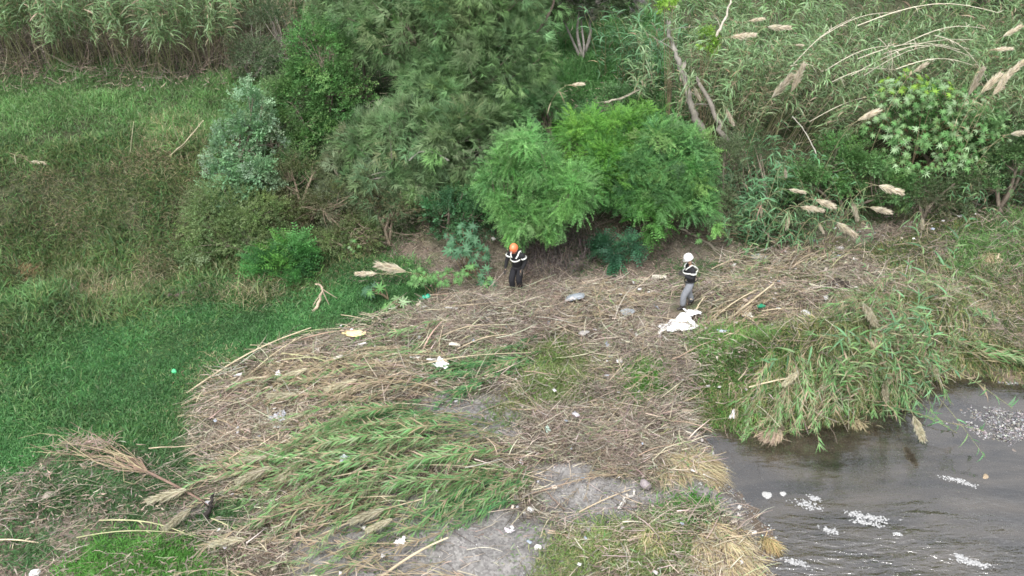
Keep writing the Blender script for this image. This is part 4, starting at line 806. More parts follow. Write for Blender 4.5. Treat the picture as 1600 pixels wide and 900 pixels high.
flat_reeds('brown canes tangled around the small bright weeds in the middle', [(900, 560), (1000, 540), (1070, 570), (1060, 640), (960, 680), (880, 650)], 30, R(150), .8, LIED, 22, .6, .25)
flat_reeds('pale dry canes heaped right of the person in the white helmet', [(1090, 500), (1120, 455), (1180, 440), (1240, 460), (1260, 500), (1180, 530), (1110, 530)], 46, R(215), .35, LIED, 10, .8, .3)
flat_reeds('tan reeds lying under the plumes on the far side of the bar', [(1130, 440), (1200, 400), (1300, 380), (1330, 400), (1260, 430), (1190, 450)], 30, R(205), .25, LIED + LIE[:1], 11, .8, .2)
flat_reeds('green and tan mound of reeds falling toward the river on the right', [(1250, 560), (1290, 500), (1380, 480), (1440, 510), (1440, 560), (1390, 620), (1280, 640), (1215, 640)], 190, R(240), .5, LIE + LIE + LIED, 12, .85, .9, pitch=.0, plumes=9)
flat_reeds('yellow green reeds on top of the river mound', [(1330, 520), (1390, 450), (1470, 440), (1490, 490), (1440, 540)], 46, R(300), .8, LIE + LIED[:1], 13, .7, .6)
flat_reeds('green reed tips hanging over the pool', [(1340, 610), (1380, 580), (1440, 570), (1450, 600), (1390, 650), (1350, 650)], 34, R(262), .35, LIEG + LIE, 14, .75, .6, pitch=-.15, plumes=1)
flat_reeds('tangled reeds at the near corner of the river mound', [(1130, 640), (1200, 580), (1260, 590), (1300, 650), (1200, 670)], 60, R(225), .5, LIE + LIED, 15, .65, .35, plumes=1)
flat_reeds('scattered reed leaves on the bar left of the straw tussock', [(800, 720), (900, 690), (1000, 720), (960, 790), (860, 800)], 14, R(200), .6, LIED, 16, .7, .08)
flat_reeds('upper tangle of reeds spilling from the right bank to the mound', [(1380, 470), (1440, 430), (1500, 440), (1520, 500), (1480, 550), (1430, 540)], 46, R(250), .7, LIE + LIED[:1], 18, .75, .5)
r_ = np.random.default_rng(70)
reed_clump('green reeds still standing on the mound, leaning out over the pool', *P(1375, 560)[:2], 26, .6, ARCH + UPO, (.25, -.75), .6, 408, 1.0)
reed_clump('upright reeds at the water end of the mound, mirrored in the pool', *P(1318, 640)[:2], 12, .22, UPO, (.0, -.10), .2, 409, 1.2)
reed_clump('second tuft of upright reeds on the mound, nearer the right edge', *P(1395, 612)[:2], 12, .25, UPO, (.12, -.12), .25, 410, 1.15)
# one long reed lying out over the water at the right edge
flat_reeds('long leafy reed stretched over the water by the right edge', [(1440, 545), (1560, 560), (1660, 585), (1660, 600), (1540, 578)], 16, R(-22), .10, LIE, 17, 1.0, .3, 'fallen_reed')
for lab, px, py, az, m in (('green reed bent over the lawn behind the green plastic, leaves hanging', 700, 450, R(-14), LIEG),):
    p = P(px, py); t = thing('fallen_reed', lab, 'reeds', p); o = link('stalk', m[0], t); o.rotation_euler = (0, -.12, az); o.location = (-1.0, .2, .25); o.scale = (.95,) * 3
# ------------------------------------------------------------------ castor plants with their large star-shaped leaves
def castor_leaf(seed, lobes=8, s=.20):
    r = np.random.default_rng(seed); V = [(0, 0, .0)]; T = []
    for i in range(lobes):
        a = (i / (lobes - 1) - .5) * R(300); l = s * (1.0 - .32 * abs(i / (lobes - 1) - .5) * 2) * r.uniform(.85, 1.1)
        for da, q, z in ((-.30, .38, .0), (-.13, .72, -.012), (0, 1.0, -.055), (.13, .72, -.012), (.30, .38, .0)):
            V.append((cos(a + da) * l * q, sin(a + da) * l * q, z * l / .2 + .01 * (abs(da) < .01) * 0))
        b = 1 + 5 * i; T += [(0, b, b + 1), (0, b + 1, b + 2), (0, b + 2, b + 3), (0, b + 3, b + 4)]
        if i: T.append((0, b - 1, b))
    V = np.array(V); V[:, 2] += .02 * np.sin(np.arctan2(V[:, 1], V[:, 0]) * lobes); return V, np.array(T)
def castor_meshes(pal, k=3):
    out = []
    for i in range(k):
        V, T = castor_leaf(i); mb = MB(); C = np.tile(np.array(pal[i % len(pal)]), (len(V), 1)); C[0] *= 1.25; mb.add(V, [T], C)
        tubes(mb, [(0, 0, -.002), (-.10, 0, -.10), (-.22, 0, -.16)], .005, (.25, .12, .07), 3); out.append(mb.mesh('leaf', M_LEAF, False))
    return out
C_GREEN = castor_meshes([(.12, .27, .085), (.16, .32, .11), (.10, .22, .07)]); C_BLUE = castor_meshes([(.085, .20, .10), (.11, .24, .125), (.07, .16, .085)]); C_PALE = castor_meshes([(.22, .36, .16), (.30, .43, .24), (.16, .28, .10)])
C_YEL = castor_meshes([(.22, .38, .06), (.19, .34, .05)])
def castor(label, base, blobs, n, meshes, seed, sc=1.0, top=None, name='castor_plant', face=(0, -.55, .8), cat='plant'):
    r = np.random.default_rng(seed); base = np.array(base, float); t = thing(name, label, cat, base); B = np.array(blobs)
    k = r.choice(len(B), n, p=(B[:, 3] * B[:, 5]) / (B[:, 3] * B[:, 5]).sum()); u = unit(r.normal(size=(n, 3))); u[:, 2] = np.abs(u[:, 2]) * .9 - .25 * (r.random(n) < .4); u[:, 1] -= .4; u = unit(u)
    Q = B[k, :3] + u * B[k, 3:6] * r.uniform(.55, 1.05, (n, 1)); mb = MB()
    for i in range(n):
        ms = top if (top is not None and r.random() < .8 and Q[i, 2] > np.quantile(Q[:, 2], .8)) else meshes
        o = link('leaf', ms[r.integers(len(ms))], t); o.location = Q[i]
        nrm = Vector(unit(u[i] * .5 + np.array(face) + r.normal(0, .25, 3))); out = Vector(unit(u[i] + r.normal(0, .2, 3))); X = (out - nrm * out.dot(nrm)).normalized(); Y = nrm.cross(X)
        o.rotation_euler = Matrix((X, Y, nrm)).transposed().to_euler(); s = sc * r.uniform(.65, 1.2); o.scale = (s,) * 3
    nb = min(7, n); tg = Q[r.permutation(n)[:nb]]; s = np.linspace(0, 1, 5)[None, :, None]
    T = tg[:, None] * s + np.sin(s * pi) * r.normal(0, .08, (nb, 1, 3)); tubes(mb, T, .02 * sc * np.linspace(1, .4, 5)[None], (.24, .19, .12), 5, False); mb.build('stem', M_BARK, t, True)
    return t
def blobs_px(base, L):
    out = []
    for px, py, y, rx, ry, rd in L:
        c = W(px, py, y); k = (c[1] * CP - (c[2] - CAM_H) * SP) / F; out.append((*(c - base), rx * k, rd, ry * k))
    return out
def castor_at(label, px, y, L, n, ms, seed, sc=1.0, top=None, **kw):
    x = gx_(px, y); b = np.array([x, y, float(terrain(x, y))]); return castor(label, b, blobs_px(b, L), n, ms, seed, sc, top, **kw)
castor_at('big castor thicket with pale star shaped leaves on the upper right bank', 1440, 28.4, [(1410, 160, 28.2, 60, 40, .8), (1470, 160, 28.2, 65, 40, .9), (1380, 200, 27.8, 35, 38, .7), (1440, 225, 27.6, 75, 48, .8), (1510, 210, 27.9, 55, 45, .8), (1420, 130, 28.8, 45, 22, .5)], 298, C_GREEN + C_PALE, 1, .95, C_YEL + C_PALE)
plant('ragweed_bush', 'leafy bush filling the heart of the castor thicket', 'bush', 1450, 29.0, [(1440, 190, 29.2, 80, 45, .8), (1500, 220, 29, 60, 45, .8)], 'big', 1500, [(.09, .20, .06), (.12, .24, .08), (.16, .30, .12)], 1.0, 61, .3, .3, ntwig=60)
castor_at('castor plants continuing right of the big castor thicket', 1540, 28.6, [(1530, 180, 28.4, 30, 35, .6), (1550, 235, 28.0, 40, 35, .6), (1490, 260, 27.4, 50, 35, .5), (1420, 265, 27.2, 60, 30, .5)], 190, C_GREEN + C_PALE, 2, .9)
castor_at('dark blue green castor bush left of the person in the orange helmet', 728, 23.2, [(728, 368, 23.3, 32, 16, .4), (722, 392, 23.0, 30, 22, .4), (750, 400, 23.0, 20, 20, .3)], 46, C_BLUE, 3, 1.25)
castor_at('low castor plant in front of the dark blue green castor bush', 752, 22.4, [(745, 425, 22.4, 26, 14, .3), (760, 440, 22.2, 12, 10, .2)], 18, C_BLUE + C_GREEN, 4, .95)
castor_at('small castor seedling standing alone on the lawn', 583, 22.0, [(583, 452, 22.0, 17, 9, .25)], 9, C_BLUE + C_GREEN, 5, 1.15)
castor_at('small castor seedling nearest the white plastic at the lawn corner', 622, 21.4, [(621, 476, 21.4, 19, 8, .25)], 8, C_GREEN + C_PALE, 6, 1.1)
castor_at('castor seedlings between the largest plume and the green plastic', 668, 22.2, [(665, 430, 22.4, 26, 14, .4), (700, 437, 22.2, 28, 16, .4), (650, 440, 22.2, 14, 10, .3)], 52, C_GREEN, 7, .8)
castor_at('bare mud patch weed with broad leaves right of the brush bush', 535, 24.4, [(555, 385, 24.3, 22, 14, .4), (520, 375, 24.6, 18, 14, .3)], 16, C_PALE + C_GREEN, 8, .55, name='broadleaf_weed')
castor_at('broad leaved weed on the brown slope above the teal sheet', 1195, 25.6, [(1165, 350, 25.2, 18, 14, .3), (1100, 368, 24.6, 26, 9, .4)], 22, C_GREEN, 9, .6, name='broadleaf_weed')
# banana-like bright leaves above the tall wispy tree edge
castor_at('bright leaf tuft on a cut stem in the reeds, near the top edge', 1046, 29.2, [(1046, 6, 29.6, 12, 7, .2)], 14, C_YEL, 10, .7, name='sprouting_stem')
castor_at('second bright leaf tuft, lower and right of the pale trunk', 1100, 28.9, [(1100, 72, 29.2, 12, 9, .2)], 12, C_YEL + C_PALE, 12, .7, name='sprouting_stem')

# ------------------------------------------------------------------ trunks and branches
def limb(name, label, cat, pts, rad, col, mat=None, group=None, forks=(), seed=0, sides=7, part=None):
    """pts: world points; forks: (fraction, direction, length, radius) become branch parts"""
    pts = np.array([np.asarray(p, float) for p in pts]); r = np.random.default_rng(seed); base = pts[0].copy()
    s = np.linspace(0, 1, 12); q = np.linspace(0, 1, len(pts)); C = np.stack([np.interp(s, q, pts[:, i]) for i in range(3)], -1)
    C[1:-1] = (C[:-2] + 2 * C[1:-1] + C[2:]) / 4; C[1:-1] += r.normal(0, rad * .35, (10, 3))
    t = thing(name, label, cat, base, 0, group) if forks else None; mb = MB()
    rr = np.linspace(rad, rad * .6, 12) * r.uniform(.88, 1.12, 12); o_ = base
    tubes(mb, C - o_, rr, col, sides, False); c2 = (C - o_)
    for e, d in ((c2[0], 0), (c2[-1], 1)):      # splintered ends
        tt = unit(c2[1] - c2[0]) if d == 0 else unit(c2[-1] - c2[-2]); n = 7
        strips(mb, e + r.normal(0, rad * .4, (n, 3)) - tt * (.03 if d else -.03), np.tile(tt * (1 if d else -1), (n, 1)) + r.normal(0, .15, (n, 3)), rad * 2.2, rad * .9, 0, np.array(col) * 1.2, 2, 1, r)
    o = mb.build(part or ('trunk' if forks else name), mat or M_BARK, t, True)
    if not forks: o.location = base; tag(o, label, cat, group); t = o
    for f, d, L, rd in forks:
        p = c2[int(f * 11)]; mb2 = MB(); pp = bentpaths(p[None], np.array([d]), [L], 6, .05, .12, r); tubes(mb2, pp, np.linspace(rd, rd * .3, 6)[None], col, 5, False); mb2.build('branch', mat or M_BARK, t, True)
    return t
GREY = (.26, .245, .215); PALEW = (.50, .45, .38); TANW = (.42, .32, .20)
def onb(px, py, y): return W(px, py, y)
limb('snapped_trunk', 'pale upright snapped trunk with a shaggy top at the upper right of centre', 'trunk', [onb(1071, 124, 28.6), onb(1056, 84, 28.9), onb(1044, 40, 29.2)], .10, GREY, forks=((.9, (-.5, 0, -.4), .5, .02), (.95, (.9, -.1, .2), .8, .02), (.6, (-.8, 0, .5), .9, .02)), seed=1)
limb('snapped_trunk', 'grey leaning trunk rising behind the olive green tree', 'trunk', [onb(1098, 205, 27.6), onb(1078, 160, 28.0), onb(1066, 112, 28.5)], .13, (.20, .185, .155), forks=((.5, (.8, -.3, .1), .8, .03), (.8, (.9, -.2, -.3), 1.0, .02)), seed=2)
limb('snapped_trunk', 'second leaning trunk with dead leaves hanging off it', 'trunk', [onb(1135, 225, 27.2), onb(1118, 180, 27.5), onb(1092, 130, 28.0)], .10, (.19, .17, .145), forks=((.5, (.6, -.3, -.5), .8, .02),), seed=3)
limb('bare_branch', 'thin pale branch with a crook near the top edge', 'branch', [onb(1120, 55, 28.8), onb(1133, 28, 28.9), onb(1145, -10, 29)], .045, PALEW, forks=((.2, (-.4, 0, .8), .6, .015),), seed=4)
limb('bare_branch', 'dark curved branch crossing the top of the frame above the grass shelf', 'branch', [onb(838, 50, 30.5), onb(858, 25, 30.8), onb(868, -8, 31)], .06, (.14, .11, .09), forks=((.5, (-.7, 0, .5), 1.0, .02),), seed=5)
limb('bare_branch', 'pale forked branch lying behind the lime topped tree', 'branch', [onb(945, 160, 27.6), onb(975, 153, 27.8), onb(1000, 140, 28)], .035, (.30, .27, .21), forks=((.3, (.9, .1, .5), .9, .015), (.2, (-.7, 0, -.1), .5, .012)), seed=6)
limb('bare_branch', 'grey twisted branch showing inside the grey green wispy tree', 'branch', [onb(640, 250, 25.6), onb(655, 236, 25.8), onb(682, 238, 25.8), onb(700, 250, 25.8)], .03, (.34, .32, .29), forks=((.5, (.3, 0, -.8), .5, .012),), seed=7)
limb('bare_branch', 'pale forked stick standing out of the terrace grass', 'branch', [P(262, 246), onb(290, 222, 26.6), onb(318, 188, 26.9)], .022, (.40, .35, .24), forks=((.4, (-.1, 0, 1.0), .9, .01), (.6, (.5, 0, .8), .5, .01), (.2, (1.0, -.2, .7), .8, .01)), seed=8)
limb('bare_branch', 'short pale stick upright in the terrace grass', 'branch', [P(203, 242), onb(206, 215, 26.6), onb(209, 190, 26.8)], .014, (.42, .40, .26), seed=9)
limb('bare_branch', 'long pale branch lying on the slope behind the person in the white helmet', 'branch', [P(1122, 392), P(1095, 372), P(1065, 358, .15)], .045, (.36, .32, .25), forks=((.3, (.5, .2, .5), .9, .015), (.6, (-.6, .3, .4), .7, .015)), seed=10)
limb('bare_branch', 'thin forked branch arching toward the teal sheet', 'branch', [P(1122, 410), P(1150, 398, .1), P(1184, 385, .25)], .02, (.38, .33, .25), forks=((.5, (.5, .2, .3), .5, .01),), seed=11)
limb('bare_branch', 'pale root curl beside the short blue green reeds', 'branch', [P(1130, 350, .1), P(1142, 362, .05), P(1158, 356, .1), P(1164, 340, .3)], .02, (.40, .34, .27), seed=12)
limb('bare_branch', 'grey leaning stick beside the dark gap right of the upright plumes', 'branch', [onb(1275, 240, 26.0), onb(1258, 205, 26.4), onb(1238, 182, 26.7)], .018, (.42, .40, .34), seed=13)
limb('bare_branch', 'blackish branch sticking out of the straw by the bottom edge', 'branch', [P(322, 812, .02), P(330, 792, .25), P(332, 775, .35)], .05, (.03, .026, .024), forks=((.4, (-.3, 0, .6), .3, .02), (.6, (.4, -.2, .3), .25, .015)), seed=14)
limb('bare_branch', 'dark thin branch with a pale end crossing the mud near bottom centre', 'branch', [P(882, 796, .03), P(850, 765, .12), P(812, 742, .08)], .02, (.20, .15, .12), forks=((.5, (.2, .6, .2), .5, .008),), seed=15)
limb('bare_branch', 'curved pale root standing in the gravel patch', 'branch', [P(870, 708, .02), P(890, 722, .12), P(892, 745, .02)], .014, (.45, .38, .30), seed=16)
limb('driftwood', 'bleached white stick lying slanted on the wet gravel', 'driftwood', [P(968, 792, .02), P(978, 780, .04), P(991, 769, .02)], .045, (.60, .57, .53), seed=17)
limb('driftwood', 'pink grey broken stick left of the leafy weed on the gravel', 'driftwood', [P(1018, 790, .03), P(1030, 803, .03)], .04, (.48, .40, .36), seed=18)
limb('driftwood', 'thick tan stub of wood lying at the front of the brown brush', 'driftwood', [P(1062, 635, .08), P(1073, 655, .1)], .06, (.42, .36, .31), seed=19)
limb('driftwood', 'dark rotten log at the edge of the lawn by the left slope', 'log', [P(262, 466, .05), P(285, 460, .08), P(313, 448, .06)], .09, (.10, .075, .065), forks=((.3, (.6, .5, .3), .4, .02),), seed=20)
limb('driftwood', 'tan root knot standing at the foot of the layered frond shrub', 'stump', [P(488, 488, .02), P(500, 470, .15), P(505, 450, .5), P(497, 444, .5)], .05, (.34, .27, .20), forks=((.6, (.4, -.3, -.8), .6, .02), (.5, (-.5, -.3, -.7), .5, .02), (.7, (.9, -.2, -.5), .5, .02)), seed=21)
limb('driftwood', 'dark clod of roots in the middle of the debris by the yellow weeds', 'root', [P(808, 565, .05), P(825, 556, .12), P(835, 560, .05)], .10, (.07, .055, .045), forks=((.4, (-.7, -.3, .3), .4, .02), (.6, (.7, -.2, .3), .3, .015)), seed=22)
limb('driftwood', 'dark root ball at the head of the river mound', 'root', [P(1300, 448, .1), P(1312, 440, .2), P(1326, 452, .1)], .16, (.06, .048, .04), forks=((.4, (-.7, -.3, .3), .5, .02), (.6, (.5, -.5, .1), .5, .02), (.5, (0, -.6, .6), .4, .02)), seed=23)

def cane(label, p, q, rad, col, seed, h=(.1, .1), sag=.06, group=None, name='fallen_cane'):
    """one straight-ish dry reed cane with nodes and a few torn sheaths, lying between two ground points"""
    r = np.random.default_rng(seed); a = P(*p, h[0]); b = P(*q, h[1]); a[2] = max(a[2], .03); b[2] = max(b[2], .03); s = np.linspace(0, 1, 9)[:, None]; Lr = np.linalg.norm(b - a)
    C = a * (1 - s) + b * s; C += np.sin(s * pi) * np.array([r.normal(0, .03), r.normal(0, .03), sag]) * Lr
    C[:, 2] = np.maximum(C[:, 2], terrain(C[:, 0], C[:, 1]) + rad); o0 = a.copy(); mb = MB()
    tubes(mb, C - o0, rad * np.linspace(1, .6, 9) * r.uniform(.92, 1.1, 9), np.array(col), 6, False)
    n = 6; Q = (C - o0)[r.integers(1, 8, n)]; strips(mb, Q, unit(b - a) + r.normal(0, .45, (n, 3)), .22 * r.uniform(.5, 1.3, n), .022, .5, np.array(col) * .9, 3, .6, r, .2)
    o = mb.build(name, M_CANE, None, True); o.location = o0; return tag(o, label, 'cane', group)
K1 = (.52, .44, .30); K2 = (.44, .36, .25); K3 = (.40, .40, .22); K4 = (.36, .26, .19)
for k, (lab, p, q, rad, col, h) in enumerate((
    ('longest pale cane, running along the front edge of the lawn', (292, 614), (486, 512), .022, K1, (.06, .25)), ('cane propped beside the longest pale cane, steeper at its top', (362, 612), (484, 520), .017, K1, (.06, .25)),
    ('thin cane crossing under the propped pair near the white rag', (392, 625), (440, 550), .014, K2, (.05, .2)), ('pale cane sloping down right below the hanging white rag', (420, 605), (505, 640), .017, K1, (.1, .12)),
    ('yellow green cane fanning right from the propped pair', (440, 552), (572, 585), .013, K3, (.35, .15)), ('second yellow green cane fanning right, nearly level', (440, 562), (560, 560), .013, K3, (.3, .2)),
    ('reddish cane lying behind the yellow board', (470, 530), (590, 522), .016, K4, (.2, .15)), ('thin cane resting over the lawn edge behind the yellow board', (460, 522), (560, 516), .009, K3, (.2, .12)),
    ('straight pale cane crossing over the white rag in the middle', (655, 570), (830, 551), .014, K1, (.28, .3)), ('pinkish cane leaning up against the reed mat', (658, 552), (690, 503), .022, (.44, .30, .24), (.1, .45)),
    ('short upright tan stick right of the pinkish cane', (686, 552), (693, 508), .012, K2, (.1, .4)), ('curved cane arching through the upper debris', (680, 530), (768, 507), .017, K2, (.2, .3)),
    ('arching cane below the curved one in the upper debris', (715, 545), (800, 522), .017, K2, (.2, .28)), ('long cane at the top edge of the debris heap by the castor plants', (655, 482), (800, 470), .014, K2, (.15, .2)),
    ('thick pale cane pointing up in the heap right of the white helmet', (1138, 500), (1209, 443), .032, K1, (.1, .5)), ('pale cane left of the thick one in the same heap', (1108, 505), (1184, 452), .022, K1, (.1, .35)),
    ('short cane standing steeply right of the white sheet', (1083, 494), (1101, 464), .018, K1, (.05, .3)), ('level cane above the heap right of the white helmet', (1112, 420), (1160, 404), .018, K2, (.1, .2)),
    ('cane sticking right from the heap toward the white bundle', (1190, 486), (1252, 482), .018, K1, (.2, .2)), ('cane running up to the lowest nodding plume', (1232, 424), (1280, 392), .018, K2, (.1, .3)),
    ('green cane rising under the lowest nodding plume', (1295, 422), (1330, 394), .014, K3, (.1, .3)), ('tan cane sloping down through the heap by the green bottle', (1158, 490), (1190, 515), .02, K1, (.25, .1)),
    ('pale bent cane at the left end of the river mound', (1170, 605), (1285, 585), .020, K1, (.4, .5)), ('bare stem bending over the pool from the river mound', (1262, 672), (1330, 585), .02, K2, (.05, .7)),
    ('long bare stem leading to the leafy reed over the water', (1395, 524), (1475, 538), .018, K1, (.45, .3)), ('curled pale cane along the right side of the river mound', (1482, 500), (1495, 540), .02, K1, (.3, .1)),
    ('level cane crossing the river mound', (1352, 525), (1400, 522), .02, K2, (.6, .5)), ('thin pale cane by the muddy patch at lower left', (155, 813), (300, 838), .016, K3, (.05, .06)),
    ('second thin pale cane in front of the first at lower left', (120, 840), (305, 835), .014, K3, (.04, .05)), ('pale cane lying across the left edge at the bottom', (-20, 845), (60, 848), .02, K1, (.04, .04)),
    ('pale cane lying on top of the large reed bank', (400, 720), (520, 728), .02, K1, (.3, .5)), ('pale cane along the middle of the large reed bank', (520, 745), (790, 735), .014, K1, (.45, .25)),
    ('pale cane below the hanging fan of green reeds', (590, 905), (700, 840), .03, K1, (.05, .25)), ('brown cane across the mud to the bleached stick', (905, 800), (985, 765), .018, K2, (.05, .08)),
    ('brown stick crossing the gravel in front of the straw tussock', (820, 775), (950, 740), .014, K4, (.03, .05)), ('pale stick poking out of the river mound base', (1290, 660), (1265, 620), .014, K1, (.02, .4)),
    ('pale cane over the low weeds at bottom left', (440, 800), (620, 775), .016, K1, (.2, .3)), ('cane at the foot of the large reed bank', (450, 832), (560, 812), .016, K1, (.08, .12)),
    ('long cane trailing along the bottom of the reed bank', (480, 845), (660, 780), .02, K2, (.15, .25)), ('slender cane lying over the straw by the dark branch', (330, 810), (400, 850), .014, K3, (.12, .05)))):
    cane(lab, p, q, rad, col, k, h)
rc = np.random.default_rng(77); Q = scatter(BAR, 190, rc, notmud)
for i in range(190):
    L = rc.uniform(.5, 1.9); a = R(20) + rc.normal(0, .45); x, y, _ = Q[i]; col = np.array([K1, K2, K4, K2][rc.integers(4)]) * rc.uniform(.8, 1.15)
    mb = MB(); s = np.linspace(-.5, .5, 7); X = x + cos(a) * L * s; Y = y + sin(a) * L * s; Z = np.maximum(terrain(X, Y) + .02, .02); lift = rc.uniform(.0, .22); Z = Z.mean() * .5 + Z * .5 + lift + rc.normal(0, .08) * s; Z = np.maximum(Z, terrain(X, Y) + .015)
    C = np.stack([X - x, Y - y, Z - Z[3]], -1); C[:, 1] += .05 * L * np.sin(s * 4 + i); tubes(mb, C, rc.uniform(.007, .017) * np.linspace(1, .6, 7), col, 5, False)
    o = mb.build('dry_cane', M_CANE, None, True); o.location = (x, y, Z[3]); tag(o, 'loose dry cane lying among the straw of the debris bar', 'cane', 'loose dry canes on the debris bar')
# bleached canes fallen over the castor thicket (one thing each)
for k, (p, q) in enumerate((((1235, 103), (1286, 112)), ((1290, 110), (1400, 72)), ((1330, 118), (1520, 62)), ((1340, 92), (1500, 78)), ((1380, 84), (1516, 88)), ((1300, 128), (1400, 110)), ((1400, 108), (1520, 102)), ((1265, 190), (1400, 150)), ((1410, 70), (1540, 45)), ((1372, 60), (1400, 110)), ((1460, 55), (1540, 120)), ((1280, 60), (1400, 20)), ((1240, 100), (1330, 30)), ((1350, 118), (1480, 70)), ((1392, 60), (1388, 120)), ((1340, 40), (1560, 20)))):
    a = onb(*p, 28.4); b = onb(*q, 29.0); s = np.linspace(0, 1, 9)[:, None]; C = a * (1 - s) + b * s; C[:, 2] += .10 * np.linalg.norm(b - a) * np.sin(s[:, 0] * pi); mb = MB(); tubes(mb, C - a, np.linspace(.016, .008, 9), (.56, .51, .40), 5, False)
    r = np.random.default_rng(k); strips(mb, (C - a)[r.integers(1, 9, 14)], unit(b - a) + r.normal(0, .5, (14, 3)), .3, .02, .5, (.5, .46, .36), 3, .6, r, .2)
    o = mb.build('bleached_cane', M_CANE, None, True); o.location = a; tag(o, 'bleached bare cane fallen across the reeds behind the castor thicket', 'cane', 'bleached canes behind the castor thicket')
# the red-brown uprooted bush lying at the lower left: trunk and many switches
c0 = P(232, 738, .12); t = thing('uprooted_bush', 'uprooted red brown bush lying on the grass at the lower left', 'bush', c0); r = np.random.default_rng(5)
mb = MB(); e = P(332, 792, .12) - c0; tubes(mb, np.stack([np.zeros(3), e * .5 + [0, 0, .05], e]), [.035, .03, .02], (.20, .135, .105), 7, False); mb.build('trunk', M_BARK, t, True)
for k in range(30):
    tip = P(r.uniform(25, 190), 696 + r.normal(0, 16), r.uniform(.03, .35)) - c0; s = np.linspace(0, 1, 7)[:, None]; C = tip * s; C[:, 2] += np.sin(s[:, 0] * pi) * r.uniform(.02, .3); C[:, 1] += np.sin(s[:, 0] * pi * r.uniform(.7, 2)) * r.normal(0, .22); C[1:-1] += r.normal(0, .03, (5, 3))
    mb = MB(); tubes(mb, C, np.linspace(.014, .004, 7) * r.uniform(.6, 1), ((.26, .18, .135) if k % 2 else (.42, .36, .22)), 4, False); mb.build('switch', M_BARK, t, True)
mb = MB(); Q = np.array([P(x, y, .25) - c0 for x, y in zip(r.normal(135, 26, 300), r.normal(692, 9, 300))]); strips(mb, Q, dirs(300, 1.2, r=r), .22, .018, .3, pick([(.45, .36, .30), (.36, .28, .22)], 300, r), 3, 1, r, .4); kind(mb.build('caught_straw', M_DRY, t), 'stuff')

# ------------------------------------------------------------------ straw tussocks on the gravel
def tussock(label, px, py, rpx, n, L, az, pal, seed, lean=.9, flat_=0.0, sq=.55):
    r = np.random.default_rng(seed); c = P(px, py); k = 20 / F * rpx; t = thing('grass_tussock', label, 'grass tussock', c); q = k * np.sqrt(r.random(n)); a = r.uniform(0, 6.28, n)
    X, Y = q * np.cos(a), q * np.sin(a) * sq; Z = terrain(c[0] + X, c[1] + Y) - c[2]; D = np.stack([np.cos(az) + .8 * r.normal(size=n) * .5, np.sin(az) + .5 * r.normal(size=n), np.full(n, 1.1 - lean)], -1)
    mb = MB(); strips(mb, np.stack([X, Y, Z + r.random(n) * .22 * (1 - q / k)], -1), D, L * r.uniform(.5, 1.3, n), .017, .5, pick(pal, n, r), 3, .6, r, .2); kind(mb.build('blades', M_DRY, t), 'stuff')
    mb = MB(); m = 60; strips(mb, np.stack([X[:m], Y[:m], Z[:m]], -1), dirs(m, .6, r=r), L * .5, .02, .4, pick(G_LAWN, m, r), 2, .6, r); kind(mb.build('green_shoots', M_GRASS, t), 'stuff')
    return t
tussock('combed straw tussock lying on the wet gravel beside the pool', 1060, 722, 50, 2600, .62, R(-25), G_STRAW, 1, 1.0)
tussock('straw tussock with blades hanging over the river bank at the bottom', 1130, 850, 48, 2600, .50, R(-80), G_STRAW, 2, .8, sq=.9)
tussock('small orange straw tuft at the waterline near the bottom', 1203, 850, 14, 420, .28, R(-90), [(.52, .40, .20), (.44, .35, .18)], 3, .6)
tussock('yellowing tussock left of the leafy weed at the bottom', 1010, 840, 38, 1300, .30, R(-100), G_STRAW + G_YEL, 4, .8, sq=.8)
tussock('straw swirl on the right of the river mound', 1440, 470, 36, 1300, .55, R(-60), G_STRAW + T_DRY, 5, .8)
tussock('pale tuft of dead grass by the broken stem at the right edge', 1545, 405, 16, 420, .5, R(-100), G_STRAW, 6, .6)
tussock('dead straw fringe hanging into the pool below the reed mound', 1340, 665, 20, 700, .5, R(-95), G_STRAW, 7, .9)
tussock('pale root fringe trailing in the water at the near mound corner', 1215, 680, 20, 600, .5, R(-140), [(.42, .33, .24), (.5, .4, .3)], 8, 1.0)
tussock('tan tuft at the left edge of the green reed mat in the middle', 440, 700, 22, 600, .45, R(190), T_DRY, 9, .9)
tussock('curled tan grass clump beside the gravel hollow', 860, 690, 22, 500, .3, R(20), T_DRY + G_STRAW, 10, .9)
tussock('reddish dead shrub tuft at the left edge of the slope', 45, 430, 24, 500, .4, R(90), [(.30, .20, .12), (.24, .2, .1)], 11, .4)

# ------------------------------------------------------------------ stones one can pick out
def rock(label, px, py, s, col, seed, sz=(1, .7, .5)):
    r = np.random.default_rng(seed); u, f = [], []; bm = bpy.data.meshes.new('stone'); import bmesh
    b = bmesh.new(); bmesh.ops.create_icosphere(b, subdivisions=2, radius=1)
    for v in b.verts:
        n = 1 + .16 * sin(v.co.x * 3 + seed) + .14 * cos(v.co.y * 4 + seed * 2) + .1 * sin(v.co.z * 5 + seed); v.co = Vector((v.co.x * s * sz[0] * n, v.co.y * s * sz[1] * n, v.co.z * s * sz[2] * n))
    b.to_mesh(bm); b.free(); ca = bm.color_attributes.new('Col', 'FLOAT_COLOR', 'POINT'); ca.data.foreach_set('color', list((*col, 1)) * len(bm.vertices)); bm.materials.append(M_STONE)
    for p in bm.polygons: p.use_smooth = True
    o = link('stone', bm); q = P(px, py); q[2] = max(q[2], -.03) + s * .1; o.location = q; o.rotation_euler = (0, 0, seed); return tag(o, label, 'stone')
LG = (.42, .42, .41)
